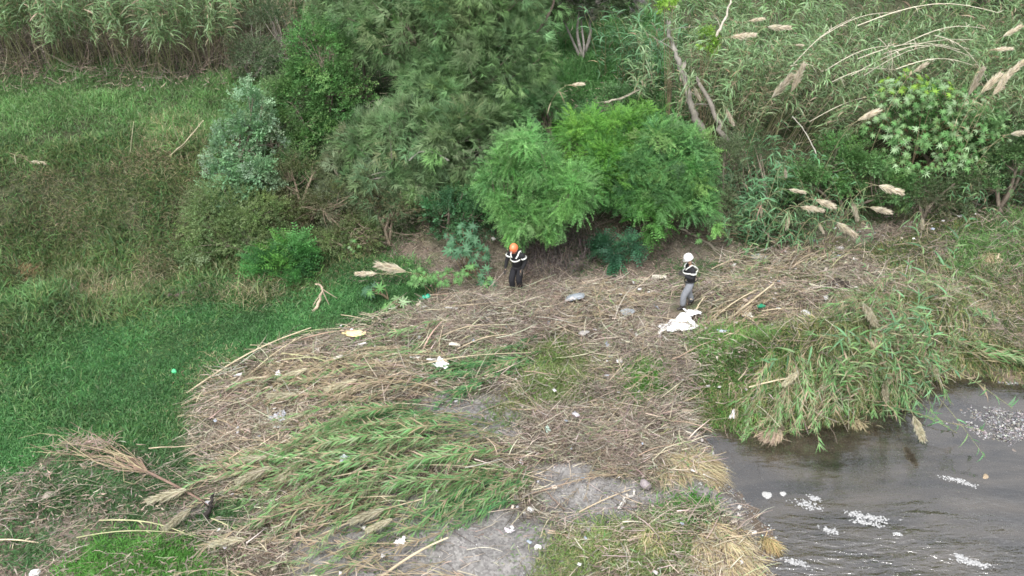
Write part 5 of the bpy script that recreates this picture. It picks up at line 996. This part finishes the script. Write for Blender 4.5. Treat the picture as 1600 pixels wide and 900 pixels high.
for k, a in enumerate((('flat pale stone at the corner of the straw bank, touching the water', 1197, 779, .14, LG), ('pale stone beside the corner stone in the shallows', 1222, 777, .10, LG), ('whitish stone lying under the weedy bank at the bottom edge', 1180, 880, .10, (.5, .49, .47)),
    ('orange stone on the river gravel beside the foam streak', 1538, 750, .10, (.32, .25, .17)), ('small brown stone in the shallows near the right edge', 1583, 705, .07, (.2, .17, .15)), ('white pebble on the wet bank above the bottom tuft', 1176, 832, .08, (.6, .58, .55)),
    ('pale muddy stone at the lower left in the bare patch', 75, 775, .16, (.33, .29, .24)), ('pale stone among the twigs at the bottom left corner', 55, 896, .13, (.7, .7, .69)), ('dark wet stone at the head of the pool', 1190, 812, .09, (.12, .11, .11)),
    ('rounded grey stone in the debris near the yellow weeds', 915, 540, .09, (.45, .42, .38)), ('brown round clod with a pale top at the upper edge of the debris', 808, 468, .15, (.24, .19, .15)), ('pale round stone below the reed bank', 818, 801, .045, (.6, .58, .55)))):
    rock(*a, k + 1)

# ------------------------------------------------------------------ litter: bags, rags, boards, bottles
import bmesh
def grid_cloth(name, label, cat, px, py, a, b, rz, col, seed, h=.06, crumple=.05, mat=None, notch=.25, lift=.03, drape=True, group=None, nx=14, ny=10):
    """a torn crumpled sheet with an uneven edge, both faces modelled by its thickness"""
    r = np.random.default_rng(seed); u, v = np.meshgrid(np.linspace(-1, 1, nx), np.linspace(-1, 1, ny)); th = np.arctan2(v, u)
    k = 1 - notch * (.5 + .5 * np.sin(th * 3 + seed)) * np.maximum(np.abs(u), np.abs(v)) ** 2 - notch * .5 * np.abs(np.sin(th * 5 + seed * 2)) * np.maximum(np.abs(u), np.abs(v)) ** 3
    X, Y = u * a * k, v * b * k; Z = crumple * (np.abs(np.sin(u * 4 + seed) * np.cos(v * 3.1 + u * 2 + seed)) + .6 * np.abs(np.sin(v * 7 + u * 5 + seed))) + r.normal(0, crumple * .15, u.shape) + h * np.exp(-(u ** 2 + v ** 2) * 2.5)
    lift += .09 if py > 440 and px < 1300 and name != 'sheet' and name != 'flap' else 0
    c = P(px, py, lift); ca, sa = cos(rz), sin(rz); wx, wy = X * ca - Y * sa, X * sa + Y * ca
    if drape: Z = Z + np.maximum(terrain(c[0] + wx, c[1] + wy), 0) + lift - c[2]
    top = np.stack([wx, wy, Z], -1).reshape(-1, 3); bot = top - [0, 0, .008]; gi = np.arange(nx * ny).reshape(ny, nx)
    q = np.stack([gi[:-1, :-1], gi[:-1, 1:], gi[1:, 1:], gi[1:, :-1]], -1).reshape(-1, 4); e = np.concatenate([gi[0, :], gi[1:, -1], gi[-1, -2::-1], gi[-2:0:-1, 0]]); N = nx * ny
    side = np.stack([e, e + N, np.roll(e, -1) + N, np.roll(e, -1)], -1); mb = MB().add(np.concatenate([top, bot]), [q, q[:, ::-1] + N, side], col)
    o = mb.build(name, mat or M_BAG, None, True); o.location = c; return tag(o, label, cat, group)
def bag(name, label, px, py, s, col, seed, squash=.5, lift=.05, group=None, elong=1.3, rz=0.0, cat='litter'):
    b = bmesh.new(); bmesh.ops.create_icosphere(b, subdivisions=3, radius=1); r = np.random.default_rng(seed); ph = r.uniform(0, 6.28, 6)
    for v in b.verts:
        x, y, z = v.co; n = 1 + .22 * sin(x * 3 + ph[0]) * cos(y * 3 + ph[1]) + .14 * abs(sin(z * 6 + x * 4 + ph[2])) + .10 * abs(sin(y * 9 + ph[3] + x * 5)) + .3 * max(0, x - .55); v.co = Vector((x * s * n * elong, y * s * n, z * s * n * squash))
    me = bpy.data.meshes.new(name); b.to_mesh(me); b.free(); ca = me.color_attributes.new('Col', 'FLOAT_COLOR', 'POINT'); ca.data.foreach_set('color', list((*col, 1)) * len(me.vertices)); me.materials.append(M_BAG)
    lift += .09 if 440 < py < 780 and px > 400 else 0
    o = link(name, me); o.location = P(px, py, lift); o.rotation_euler = (r.normal(0, .2), r.normal(0, .2), rz); return tag(o, label, cat, group)
WH = (.78, .78, .77); OFF = (.62, .60, .57)
# the white sack at the feet of the person in the white helmet: body, neck and a torn flap
t0 = P(1062, 502, .05); t = thing('white_sack', 'large white sack lying at the feet of the person in the white helmet', 'sack', t0)
o = grid_cloth('sheet', '', '', 1061, 510, .62, .36, R(30), (.86, .86, .86), 2, .16, .03, M_CLOTH, .18, .16, nx=22, ny=16)
for k_ in ('label', 'category'): del o[k_]
o.location = Vector(o.location) - Vector(t0); o.parent = t
o = grid_cloth('flap', '', '', 1082, 490, .30, .13, R(15), (.80, .80, .81), 5, .05, .04, M_CLOTH, .3, .18, nx=16, ny=8)
for k_ in ('label', 'category'): del o[k_]
o.location = Vector(o.location) - Vector(t0); o.parent = t
o = grid_cloth('corner', '', '', 1033, 518, .16, .09, R(35), (.62, .60, .55), 7, .03, .03, M_CLOTH, .35, .12, nx=10, ny=8)
for k_ in ('label', 'category'): del o[k_]
o.location = Vector(o.location) - Vector(t0); o.parent = t
grid_cloth('white_rag', 'bright white rag hanging over the canes in the middle of the debris', 'rag', 690, 570, .22, .16, R(-30), (.88, .88, .88), 11, .04, .05, M_CLOTH, .3, .22)
grid_cloth('paper_scrap', 'pale strip of paper left of the bright white rag', 'scrap', 674, 562, .14, .05, R(10), OFF, 12, .01, .015, M_CLOTH, .2, .2, nx=8, ny=5)
grid_cloth('plastic_sheet', 'pale teal plastic sheet lying below the reeds at the right', 'plastic sheet', 1187, 401, .30, .15, R(5), (.48, .66, .66), 13, .03, .02, M_BAG, .15, .1)
grid_cloth('white_rag', 'white cloth caught on sticks at the upper left edge of the debris', 'rag', 707, 482, .22, .06, R(8), WH, 14, .02, .03, M_CLOTH, .3, .1)
grid_cloth('white_rag', 'narrow white strip at the corner where lawn and debris meet', 'rag', 661, 480, .14, .035, R(0), WH, 15, .01, .02, M_CLOTH, .3, .08)
grid_cloth('green_plastic', 'crumpled green plastic lying in the leaves by the lawn corner', 'plastic', 666, 466, .20, .10, R(20), (.03, .42, .26), 16, .06, .06, M_BAG, .4, .1)
grid_cloth('grey_tarp', 'bluish grey rag half buried in straw at the left of the debris', 'rag', 437, 653, .26, .22, R(70), (.42, .44, .48), 17, .05, .06, M_CLOTH, .45, .08)
grid_cloth('grey_tarp', 'greyish wet rag lying on the straw in front of the bluish one', 'rag', 440, 668, .20, .09, R(0), (.42, .44, .42), 18, .03, .03, M_CLOTH, .3, .08)
grid_cloth('white_rag', 'small white rag hanging from the propped canes by the lawn', 'rag', 434, 585, .09, .14, R(10), (.74, .70, .68), 19, .03, .04, M_CLOTH, .35, .2)
grid_cloth('paper_scrap', 'pale scrap lying under the longest cane by the lawn', 'scrap', 372, 586, .12, .05, R(15), WH, 20, .01, .02, M_CLOTH, .2, .08, nx=8, ny=5)
grid_cloth('cardboard', 'whitish square of card standing in the tan canes', 'cardboard', 528, 557, .13, .10, R(5), (.60, .56, .48), 21, .0, .015, M_BOARD, .1, .16, nx=6, ny=5)
grid_cloth('cardboard', 'white card piece beside the foot of the pinkish cane', 'cardboard', 648, 557, .14, .05, R(3), (.68, .67, .64), 22, 0, .01, M_BOARD, .08, .16, nx=6, ny=4)
grid_cloth('cardboard', 'pale flat piece among the arching canes', 'cardboard', 710, 537, .17, .06, R(-8), (.55, .50, .42), 23, 0, .01, M_BOARD, .15, .12, nx=6, ny=4)
grid_cloth('paper_scrap', 'white scrap lying beside the reed mat under the yellow board', 'scrap', 566, 538, .12, .04, R(20), (.7, .69, .66), 24, .01, .02, M_CLOTH, .2, .14, nx=8, ny=5)
grid_cloth('plastic_wrap', 'clear wrinkled plastic on the top of the large reed bank', 'plastic', 537, 718, .14, .10, R(30), (.55, .58, .60), 25, .04, .05, M_BAG, .4, .45)
grid_cloth('plastic_wrap', 'pale green plastic scrap in front of the brown brush', 'plastic', 856, 672, .07, .09, R(40), (.55, .72, .62), 26, .02, .03, M_BAG, .3, .08)
grid_cloth('white_rag', 'white rag snagged at the bottom end of the large reed bank', 'rag', 626, 848, .15, .09, R(20), (.76, .74, .72), 27, .03, .05, M_CLOTH, .4, .08)
grid_cloth('paper_scrap', 'pale lilac scrap near the bottom centre of the mud', 'scrap', 795, 830, .12, .08, R(-20), (.55, .50, .54), 28, .02, .03, M_CLOTH, .4, .06)
grid_cloth('white_rag', 'white plastic caught under the mound weeds beside the water', 'rag', 1145, 649, .11, .07, R(60), (.78, .78, .78), 29, .03, .04, M_BAG, .4, .15)
grid_cloth('plastic_wrap', 'blue and white wrapper in front of the cane heap', 'plastic', 1130, 519, .20, .07, R(8), (.50, .56, .66), 30, .03, .03, M_BAG, .3, .1)
grid_cloth('blue_tarp', 'dark blue plastic in the shade under the grey green wispy tree', 'tarp', 625, 292, .35, .25, R(10), (.05, .09, .15), 31, .05, .08, M_BAG, .4, .3)
grid_cloth('paper_scrap', 'pale scrap on the cane heap under the green bottle', 'scrap', 1168, 492, .16, .07, R(-10), (.66, .62, .54), 32, .02, .03, M_CLOTH, .3, .12)
grid_cloth('white_rag', 'whitish torn rag on the twigs behind the arching canes', 'rag', 893, 468, .22, .06, R(10), (.50, .48, .47), 33, .02, .04, M_CLOTH, .4, .18)
bag('white_bag', 'round white bag at the right end of the cane heap', 1259, 491, .13, (.84, .84, .84), 1, .8, .1, elong=1.0)
bag('white_bag', 'small knotted white bag at the right of the river mound head', 1340, 450, .05, WH, 2, .8, .1)
bag('white_bag', 'small white bag in the roots on the brown slope above the mound', 1312, 388, .09, (.66, .64, .64), 3, .6, .05)
bag('white_bag', 'tiny round white object on the dark slope left of the orange helmet', 771, 373, .05, (.75, .72, .68), 4, .9, .25)
bag('white_bag', 'pale crumpled bag on the brown twigs below the debris heap', 912, 520, .09, (.60, .57, .55), 5, .6, .1)
bag('white_bag', 'little white bag standing at the front of the mud by the twigs', 840, 855, .05, (.7, .69, .64), 6, 1.0, .05)
bag('white_bag', 'little white bag at the left of the mud beside the reed bank', 829, 796, .05, (.74, .73, .70), 7, .9, .05)
bag('green_bottle', 'crushed green bottle on the cane heap', 1189, 478, .07, (.03, .38, .20), 8, .7, .22, elong=1.8, rz=.5)
bag('green_bottle', 'small bright green ball on the lawn near the debris', 272, 580, .055, (.12, .70, .30), 9, .9, .08, elong=1.0)
bag('grey_bundle', 'purplish grey bundle in the twigs behind the bleached stick', 1008, 757, .10, (.38, .33, .34), 10, .8, .05, elong=1.0)
bag('dark_lump', 'small dark lump on the grey mud above the foreground weeds', 948, 820, .05, (.04, .04, .045), 11, .7, .04, elong=2.2, rz=1.0)
bag('grey_bundle', 'blue grey tangle of plastic in the upper debris heap', 898, 464, .16, (.34, .38, .42), 12, .35, .15, elong=1.6)
bag('grey_bundle', 'pale blue tangle of plastic below the person in the orange helmet, right', 980, 487, .10, (.42, .47, .50), 13, .4, .1, elong=1.6)
def board(label, px, py, L, wd, th, rz, col, lift, tilt=0.0, seed=0, shape='slat'):
    b = bmesh.new(); bmesh.ops.create_cube(b, size=1); bmesh.ops.subdivide_edges(b, edges=b.edges[:], cuts=3, use_grid_fill=True); r = np.random.default_rng(seed)
    for v in b.verts:
        x = v.co.x; k = (1 - .75 * abs(x * 2) ** 2.2) if shape == 'leaf' else (1 - .25 * (x > .4)); v.co = Vector((x * L, v.co.y * wd * k, v.co.z * th + .04 * L * (x * 2) ** 2 * (shape == 'leaf'))) + Vector(r.normal(0, th * .08, 3))
    me = bpy.data.meshes.new('board'); b.to_mesh(me); b.free(); ca = me.color_attributes.new('Col', 'FLOAT_COLOR', 'POINT'); ca.data.foreach_set('color', list((*col, 1)) * len(me.vertices)); me.materials.append(M_BOARD)
    o = link('board', me); o.location = P(px, py, lift); o.rotation_euler = (tilt, R(-4), rz); return tag(o, label, 'board')
board('cream yellow board shaped like a leaf lying at the lawn edge', 553, 521, .68, .22, .03, R(-8), (.72, .58, .30), .22, .3, 1, 'leaf')
board('grey weathered plank end on the slope left of the white helmet', 1030, 433, .42, .12, .06, R(-12), (.52, .48, .40), .06, .25, 2)
board('orange brown piece of wood standing by the large reed bank', 728, 710, .34, .13, .05, R(68), (.56, .34, .19), .15, .3, 3)
board('short pale plank in the cane heap right of the white helmet', 1172, 470, .40, .09, .04, R(-15), (.50, .41, .33), .25, .2, 4)
board('dark wet plank lying in the cane heap below the thick pale cane', 1178, 462, .5, .10, .05, R(35), (.14, .12, .12), .22, .2, 5)
board('pale lath sticking up from the broken stem at the right edge', 1560, 400, .30, .04, .03, R(60), (.60, .50, .36), .25, .4, 6)
# small scattered litter, too small to single out
rl = np.random.default_rng(31)
for i in range(230):
    poly = BAR if i < 200 else WP([(1280, 420), (1260, 360), (1340, 350), (1500, 300), (1560, 330), (1400, 400)]); x, y, z = scatter(poly, 1, rl)[0]
    px, py = pxof((x, y, z)); 
    if py > 930 or px < 0: continue
    s = rl.uniform(.025, .06) * (1.7 if i % 12 == 0 else 1); b = MB(); g = rl.normal(0, .3, (4, 4)); u, v = np.meshgrid(np.linspace(-1, 1, 4), np.linspace(-1, 1, 4)); gi = np.arange(16).reshape(4, 4)
    q = np.stack([gi[:-1, :-1], gi[:-1, 1:], gi[1:, 1:], gi[1:, :-1]], -1).reshape(-1, 4); Vt = np.stack([u * s + g * s * .2, v * s * .7 + g.T * s * .2, np.abs(g) * s], -1).reshape(-1, 3)
    e = np.concatenate([gi[0, :], gi[1:, -1], gi[-1, -2::-1], gi[-2:0:-1, 0]]); sd = np.stack([e, e + 16, np.roll(e, -1) + 16, np.roll(e, -1)], -1)
    b.add(np.concatenate([Vt, Vt - [0, 0, .006]]), [q, q[:, ::-1] + 16, sd], [WH, OFF, (.50, .46, .44), (.55, .48, .40), (.40, .46, .54), (.60, .58, .60)][rl.integers(6)]); o = b.build('paper_shred', M_BAG); o.location = (x, y, max(z, 0) + .14 + rl.random() * .16); o.rotation_euler = (rl.normal(0, .3), rl.normal(0, .3), rl.uniform(0, 6))
    tag(o, 'small torn shred of pale litter lying in the debris', 'litter', 'small shreds of litter in the debris')
# ------------------------------------------------------------------ people
def skin_obj(name, verts, edges, mat, col, parent, root=0, sub=2, smooth=True):
    """one continuous surface grown on a skeleton: verts (x, y, z, radius or (rx, ry))"""
    me = bpy.data.meshes.new(name); me.from_pydata([v[:3] for v in verts], edges, []); me.update()
    o = link(name, me, parent); m = o.modifiers.new('skin', 'SKIN'); m.use_smooth_shade = smooth; m.branch_smoothing = .6
    lay = me.skin_vertices[0].data if me.skin_vertices else None
    if lay is None:
        bm = bmesh.new(); bm.from_mesh(me); bm.verts.layers.skin.verify(); bm.to_mesh(me); bm.free(); lay = me.skin_vertices[0].data
    for i, v in enumerate(verts):
        lay[i].radius = v[3] if isinstance(v[3], tuple) else (v[3], v[3]); lay[i].use_root = (i == root)
    s = o.modifiers.new('sub', 'SUBSURF'); s.levels = sub; s.render_levels = sub
    dg = bpy.context.evaluated_depsgraph_get(); ev = o.evaluated_get(dg); m2 = bpy.data.meshes.new_from_object(ev, depsgraph=dg); o.modifiers.clear(); o.data = m2
    if 'Col' in m2.color_attributes: m2.color_attributes.remove(m2.color_attributes['Col'])
    ca = m2.color_attributes.new('Col', 'FLOAT_COLOR', 'POINT'); ca.data.foreach_set('color', list((*col, 1)) * len(m2.vertices))
    m2.materials.clear(); m2.materials.append(mat)
    for p in m2.polygons: p.use_smooth = smooth
    return o
def chain(L, start=0): return [(start + i, start + i + 1) for i in range(len(L) - 1)]
def lathe(profile, n=20):
    V = []; Fc = []
    for i, (rr, z) in enumerate(profile):
        for j in range(n): a = 2 * pi * j / n; V.append((cos(a) * rr * .88, sin(a) * rr * 1.06, z))
    for i in range(len(profile) - 1):
        for j in range(n): Fc.append((i * n + j, i * n + (j + 1) % n, (i + 1) * n + (j + 1) % n, (i + 1) * n + j))
    return np.array(V), np.array(Fc)
def band(name, c, ax, ra, rb, hgt, col, parent, mat=None, up=(0, 0, 1), n=18):
    """a closed ring of tape around a limb or torso: centre c, axis ax, half widths ra, rb"""
    c = np.array(c, float); A = unit(np.array(ax, float)); X = unit(np.cross(np.cross(A, [1, 0, 0.01]), A)); Y = np.cross(A, X); V = []
    for z, e in ((-hgt / 2, 0), (-hgt / 2, .006), (hgt / 2, .006), (hgt / 2, 0)):
        for j in range(n): a = 2 * pi * j / n; V.append(c + X * cos(a) * (ra + e) + Y * sin(a) * (rb + e) + A * z)
    q = [(i * n + j, i * n + (j + 1) % n, ((i + 1) % 4) * n + (j + 1) % n, ((i + 1) % 4) * n + j) for i in range(4) for j in range(n)]
    return MB().add(np.array(V), [np.array(q)], col).build(name, mat or M_STRIPE, parent, True)
def person(label, px, py, heading, J, colors, seed, h=0.0):
    """J: joints in a local frame, +Y forward, +X the person's right, feet at z 0; heading turns +Y about z"""
    g = P(px, py, h); t = thing('person', label, 'person', g, heading); g0 = J
    sk = (.42, .26, .18)
    pel, ch, nk, hd = J['pelvis'], J['chest'], J['neck'], J['head']
    v = [(*pel, .09), (*(np.array(pel) * .5 + np.array(ch) * .5), .09), (*ch, .10), (*nk, .05), (*(np.array(nk) * .4 + np.array(hd) * .6), .062), (*hd, .075)]; e = chain(v)
    def add(pts, fr):
        i = fr
        for p in pts: v.append(p); e.append((i, len(v) - 1)); i = len(v) - 1
        return i
    for s in ('r', 'l'):
        sh, el, wr, ha = J['sho_' + s], J['elb_' + s], J['wri_' + s], J['han_' + s]
        w_ = add([(*sh, .055), (*el, .038), (*wr, .026)], 2); hv = np.array(ha) - np.array(wr); k = add([(*(np.array(wr) + hv * .45), (.040, .022))], w_)
        hd_ = unit(hv); sd = unit(np.cross(hd_, [0, 0, 1.0]) + 1e-3); Lh = .085
        for f, (off, ln) in enumerate(((-.030, .85), (-.010, 1.0), (.012, .95), (.032, .75))):
            b0 = np.array(wr) + hd_ * .085 + sd * off; dn = np.array([0, 0, -.25]) * (1 if hd_[2] > -.6 else .3) + np.array(J.get('curl', (0, 0, 0)))
            add([(*b0, .010), (*(b0 + hd_ * Lh * ln * .5 + dn * .02), .009), (*(b0 + hd_ * Lh * ln * .8 + dn * .12), .008)], k)
        tb = np.array(wr) + hd_ * .03 + sd * (-.038 if s == 'r' else .038); add([(*tb, .011), (*(tb + hd_ * .04 + sd * (-.02 if s == 'r' else .02)), .010)], k)
        add([(*J['hip_' + s], .055), (*J['kne_' + s], .048), (*J['ank_' + s], .036), (*(np.array(J['ank_' + s]) * .4 + np.array(J['toe_' + s]) * .6), .035), (*J['toe_' + s], .028)], 0)
    skin_obj('body', v, e, M_SKIN, sk, t)
    # trousers, jacket, boots, gloves follow the body
    def lerp(a, b, q): return tuple(np.array(a) * (1 - q) + np.array(b) * q)
    P3 = lambda p, r_: (*p, r_); tv = [P3(lerp(pel, ch, .12), (.165, .125)), P3(pel, (.165, .13))]; te = [(0, 1)]
    for s in ('r', 'l'):
        i = 1
        for p in (P3(lerp(J['hip_' + s], J['kne_' + s], .12), .130), P3(lerp(J['hip_' + s], J['kne_' + s], .55), .115), P3(J['kne_' + s], .098), P3(lerp(J['kne_' + s], J['ank_' + s], .5), .092), P3(lerp(J['kne_' + s], J['ank_' + s], .88), .086)):
            tv.append(p); te.append((i, len(tv) - 1)); i = len(tv) - 1
    skin_obj('trousers', tv, te, M_CLOTH, colors['trousers'], t, 1)
    jv = [P3(lerp(pel, ch, -.32), (.20, .155)), P3(lerp(pel, ch, .35), (.19, .155)), P3(ch, (.205, .160)), P3(lerp(ch, nk, .62), (.115, .085)), P3(nk, .062)]; je = chain(jv)
    for s in ('r', 'l'):
        i = 2
        for p in (P3(J['sho_' + s], .090), P3(lerp(J['sho_' + s], J['elb_' + s], .5), .075), P3(J['elb_' + s], .066), P3(lerp(J['elb_' + s], J['wri_' + s], .55), .056), P3(lerp(J['elb_' + s], J['wri_' + s], .97), .046)):
            jv.append(p); je.append((i, len(jv) - 1)); i = len(jv) - 1
    skin_obj('jacket', jv, je, M_CLOTH, colors['jacket'], t, 2)
    for s in ('r', 'l'):
        a, to = np.array(J['ank_' + s]), np.array(J['toe_' + s]); heel = a - (to - a) * .25 * [1, 1, 0]; heel[2] = to[2] + .01
        skin_obj('boot', [(*(a + [0, 0, .14]), .056), (*a, .058), (*((a + to) / 2 - [0, 0, .0]), (.050, .045)), (*to, (.045, .032))], [(0, 1), (1, 2), (2, 3)], M_LEATHER, (.035, .03, .028), t, 1)
    for s in ('r', 'l'):      # work gloves, five fingers each
        wr, ha = np.array(J['wri_' + s]), np.array(J['han_' + s]); hv = ha - wr; hd_ = unit(hv); sd = unit(np.cross(hd_, [0, 0, 1.0]) + 1e-3); gv = [(*(wr - hd_ * .03), .036), (*(wr + hv * .45), (.048, .030))]; ge = [(0, 1)]
        for off, ln in ((-.030, .85), (-.010, 1.0), (.012, .95), (.032, .75)):
            b0 = wr + hd_ * .085 + sd * off; dn = np.array([0, 0, -.25]) * (1 if hd_[2] > -.6 else .3) + np.array(J.get('curl', (0, 0, 0))); k0 = len(gv)
            gv += [(*b0, .0135), (*(b0 + hd_ * .0425 * ln + dn * .02), .012), (*(b0 + hd_ * .07 * ln + dn * .12), .011)]; ge += [(1, k0), (k0, k0 + 1), (k0 + 1, k0 + 2)]
        tb = wr + hd_ * .03 + sd * (-.038 if s == 'r' else .038); k0 = len(gv); gv += [(*tb, .015), (*(tb + hd_ * .045 + sd * (-.022 if s == 'r' else .022)), .013)]; ge += [(0, k0), (k0, k0 + 1)]
        skin_obj('glove', gv, ge, M_LEATHER, (.05, .045, .04), t, 1)
    # head: face, ears, hair, helmet
    fz = unit(np.array(J['face'])); hc = np.array(hd, float) + fz * .012; sx = unit(np.cross(fz, [0, 0, 1.0])); uz = np.cross(sx, fz); M = np.stack([sx, fz, uz], -1)
    b = bmesh.new(); bmesh.ops.create_uvsphere(b, u_segments=20, v_segments=14, radius=1)
    V = []
    for q in b.verts:
        x, y, z = q.co; x *= .076 * (1 - .22 * max(0, -z)); y *= .094; zz = z * .112
        if y > 0: y *= 1 - .18 * max(0, -z - .3)
        V.append(M @ np.array([x, y, zz]) + hc)
    fc = [[vv.index for vv in f.verts] for f in b.faces]; b.free(); me = bpy.data.meshes.new('head'); me.from_pydata([tuple(q) for q in V], [], fc); ca = me.color_attributes.new('Col', 'FLOAT_COLOR', 'POINT'); ca.data.foreach_set('color', list((*sk, 1)) * len(V)); me.materials.append(M_SKIN)
    for p_ in me.polygons: p_.use_smooth = True
    link('head', me, t)
    def blob(name, off, rx, ry, rz_, col, mat=M_SKIN):
        Vb = IV * [rx, ry, rz_]; return MB().add(Vb @ M.T + (hc + M @ np.array(off)), [IFC], col).build(name, mat, t, True)
    blob('nose', (0, .098, -.005), .013, .018, .024, sk); blob('mouth', (0, .088, -.052), .024, .008, .007, (.28, .10, .08))
    for s_ in (-1, 1): blob('eye', (s_ * .030, .086, .018), .011, .006, .007, (.04, .03, .03)); blob('ear', (s_ * .078, 0, -.005), .010, .020, .030, sk)
    blob('hair', (0, -.045, -.02), .074, .065, .075, (.02, .015, .012), M_CLOTH)
    prof = [(.118, -.035), (.128, -.03), (.126, .0), (.122, .045), (.108, .085), (.080, .118), (.045, .136), (.001, .142)]
    V, Fc = lathe(prof, 24); V = V @ M.T + (hc + M @ np.array([0, -.008, .035])); he = MB().add(V, [Fc], colors['helmet']).build('helmet', M_SHELL, t, True)
    V, Fc = lathe([(.128, -.036), (.135, -.034), (.135, -.024), (.128, -.022)], 24); V[:, 1] = np.where(V[:, 1] > .03, V[:, 1] * 1.15, V[:, 1]); MB().add(V @ M.T + (hc + M @ np.array([0, -.008, .035])), [Fc], np.array(colors['helmet']) * colors.get('rim', .8)).build('brim', M_SHELL, he, True)
    Vl = IV * [.022, .014, .018]; MB().add(Vl @ M.T + (hc + M @ np.array([0, .115, .075])), [IFC], (.10, .10, .10)).build('headlamp', M_SHELL, he, True)
    for s_ in (-1, 1):
        p0 = hc + M @ np.array([s_ * .088, .02, .0]); p1 = hc + M @ np.array([s_ * .06, .05, -.085]); p2 = hc + M @ np.array([0, .065, -.112]); mb = MB(); tubes(mb, np.stack([p0, p1, p2]), .006, (.03, .03, .03), 4, False); mb.build('chin_strap', M_LEATHER, he, True)
    # reflective tape: chest band, shoulder straps, sleeves
    ax = unit(np.array(ch) - np.array(pel)); c1 = lerp(pel, ch, .78)
    band('chest_tape', c1, ax, .165, .212, .050, (.82, .83, .78), t); band('belt', lerp(pel, ch, .0), ax, .155, .190, .045, (.03, .03, .03), t, M_LEATHER)
    for s in ('r', 'l'):
        sh = np.array(J['sho_' + s]); d = unit(np.array(J['elb_' + s]) - sh); band('sleeve_tape', sh + d * .13, d, .084, .084, .045, (.82, .83, .78), t)
        fw = unit(np.cross(np.array(J['sho_l']) - np.array(J['sho_r']), ax)) * (1 if np.dot(np.cross(np.array(J['sho_l']) - np.array(J['sho_r']), ax), [0, 1, 0]) > 0 else -1)
        m_ = sh * .62 + np.array(nk) * .38; pts = np.stack([m_ * .55 + np.array(c1) * .45 - fw * .165, m_ * .9 + np.array(c1) * .1 - fw * .12, m_ + ax * .055, m_ * .9 + np.array(c1) * .1 + fw * .125, m_ * .55 + np.array(c1) * .45 + fw * .165])
        mb = MB(); lat = unit(np.cross(fw, ax)) * .021; V = np.concatenate([pts - lat, pts + lat, pts - lat * .9 - ax * .008, pts + lat * .9 - ax * .008]); q = [(i, i + 1, 6 + i, 5 + i) for i in range(4)] + [(10 + i, 15 + i, 16 + i, 11 + i) for i in range(4)] + [(i, 10 + i, 11 + i, i + 1) for i in range(4)] + [(5 + i, 6 + i, 16 + i, 15 + i) for i in range(4)]
        mb.add(V, [np.array(q)], (.82, .83, .78)); mb.build('shoulder_tape', M_STRIPE, t, True)
    return t
# local frame: +Y the way the person faces, +X their right
J2 = dict(pelvis=(0, 0, .95), chest=(0, .06, 1.33), neck=(0, .09, 1.50), head=(0, .14, 1.64), face=(0, 1, -.38),
          sho_r=(.19, .05, 1.40), elb_r=(.25, .02, 1.12), wri_r=(.14, .25, 1.16), han_r=(.05, .33, 1.18), sho_l=(-.19, .05, 1.40), elb_l=(-.26, .04, 1.13), wri_l=(-.15, .27, 1.20), han_l=(-.05, .34, 1.22),
          hip_r=(.10, 0, .90), kne_r=(.10, -.02, .50), ank_r=(.10, -.17, .10), toe_r=(.11, -.02, .05), hip_l=(-.10, 0, .90), kne_l=(-.10, .20, .50), ank_l=(-.11, .20, .09), toe_l=(-.11, .37, .05), curl=(.0, 0, -.3))
person('person in white helmet, black striped jacket and grey trousers, hands held together at the chest', 1074, 481, R(100), J2, dict(helmet=(.68, .68, .66), rim=.9, jacket=(.022, .022, .025), trousers=(.21, .22, .24)), 1)
J1 = dict(pelvis=(0, -.02, .96), chest=(0, .08, 1.33), neck=(0, .14, 1.49), head=(0, .22, 1.61), face=(0, .85, -.65),
          sho_r=(.19, .08, 1.39), elb_r=(.27, .12, 1.12), wri_r=(.28, .22, .88), han_r=(.28, .26, .78), sho_l=(-.19, .08, 1.39), elb_l=(-.28, .04, 1.14), wri_l=(-.22, .16, .92), han_l=(-.20, .20, .82),
          hip_r=(.10, -.04, .88), kne_r=(.12, .14, .50), ank_r=(.10, .06, .12), toe_r=(.11, .22, .06), hip_l=(-.10, -.04, .88), kne_l=(-.08, .06, .48), ank_l=(-.06, -.12, .12), toe_l=(-.06, .03, .05), curl=(0, 0, -.2))
person('person in orange helmet and black clothing with white stripes, looking down while stepping', 808, 457, R(155), J1, dict(rim=.55, helmet=(.85, .21, .09), jacket=(.018, .018, .02), trousers=(.020, .020, .024)), 2, .05)
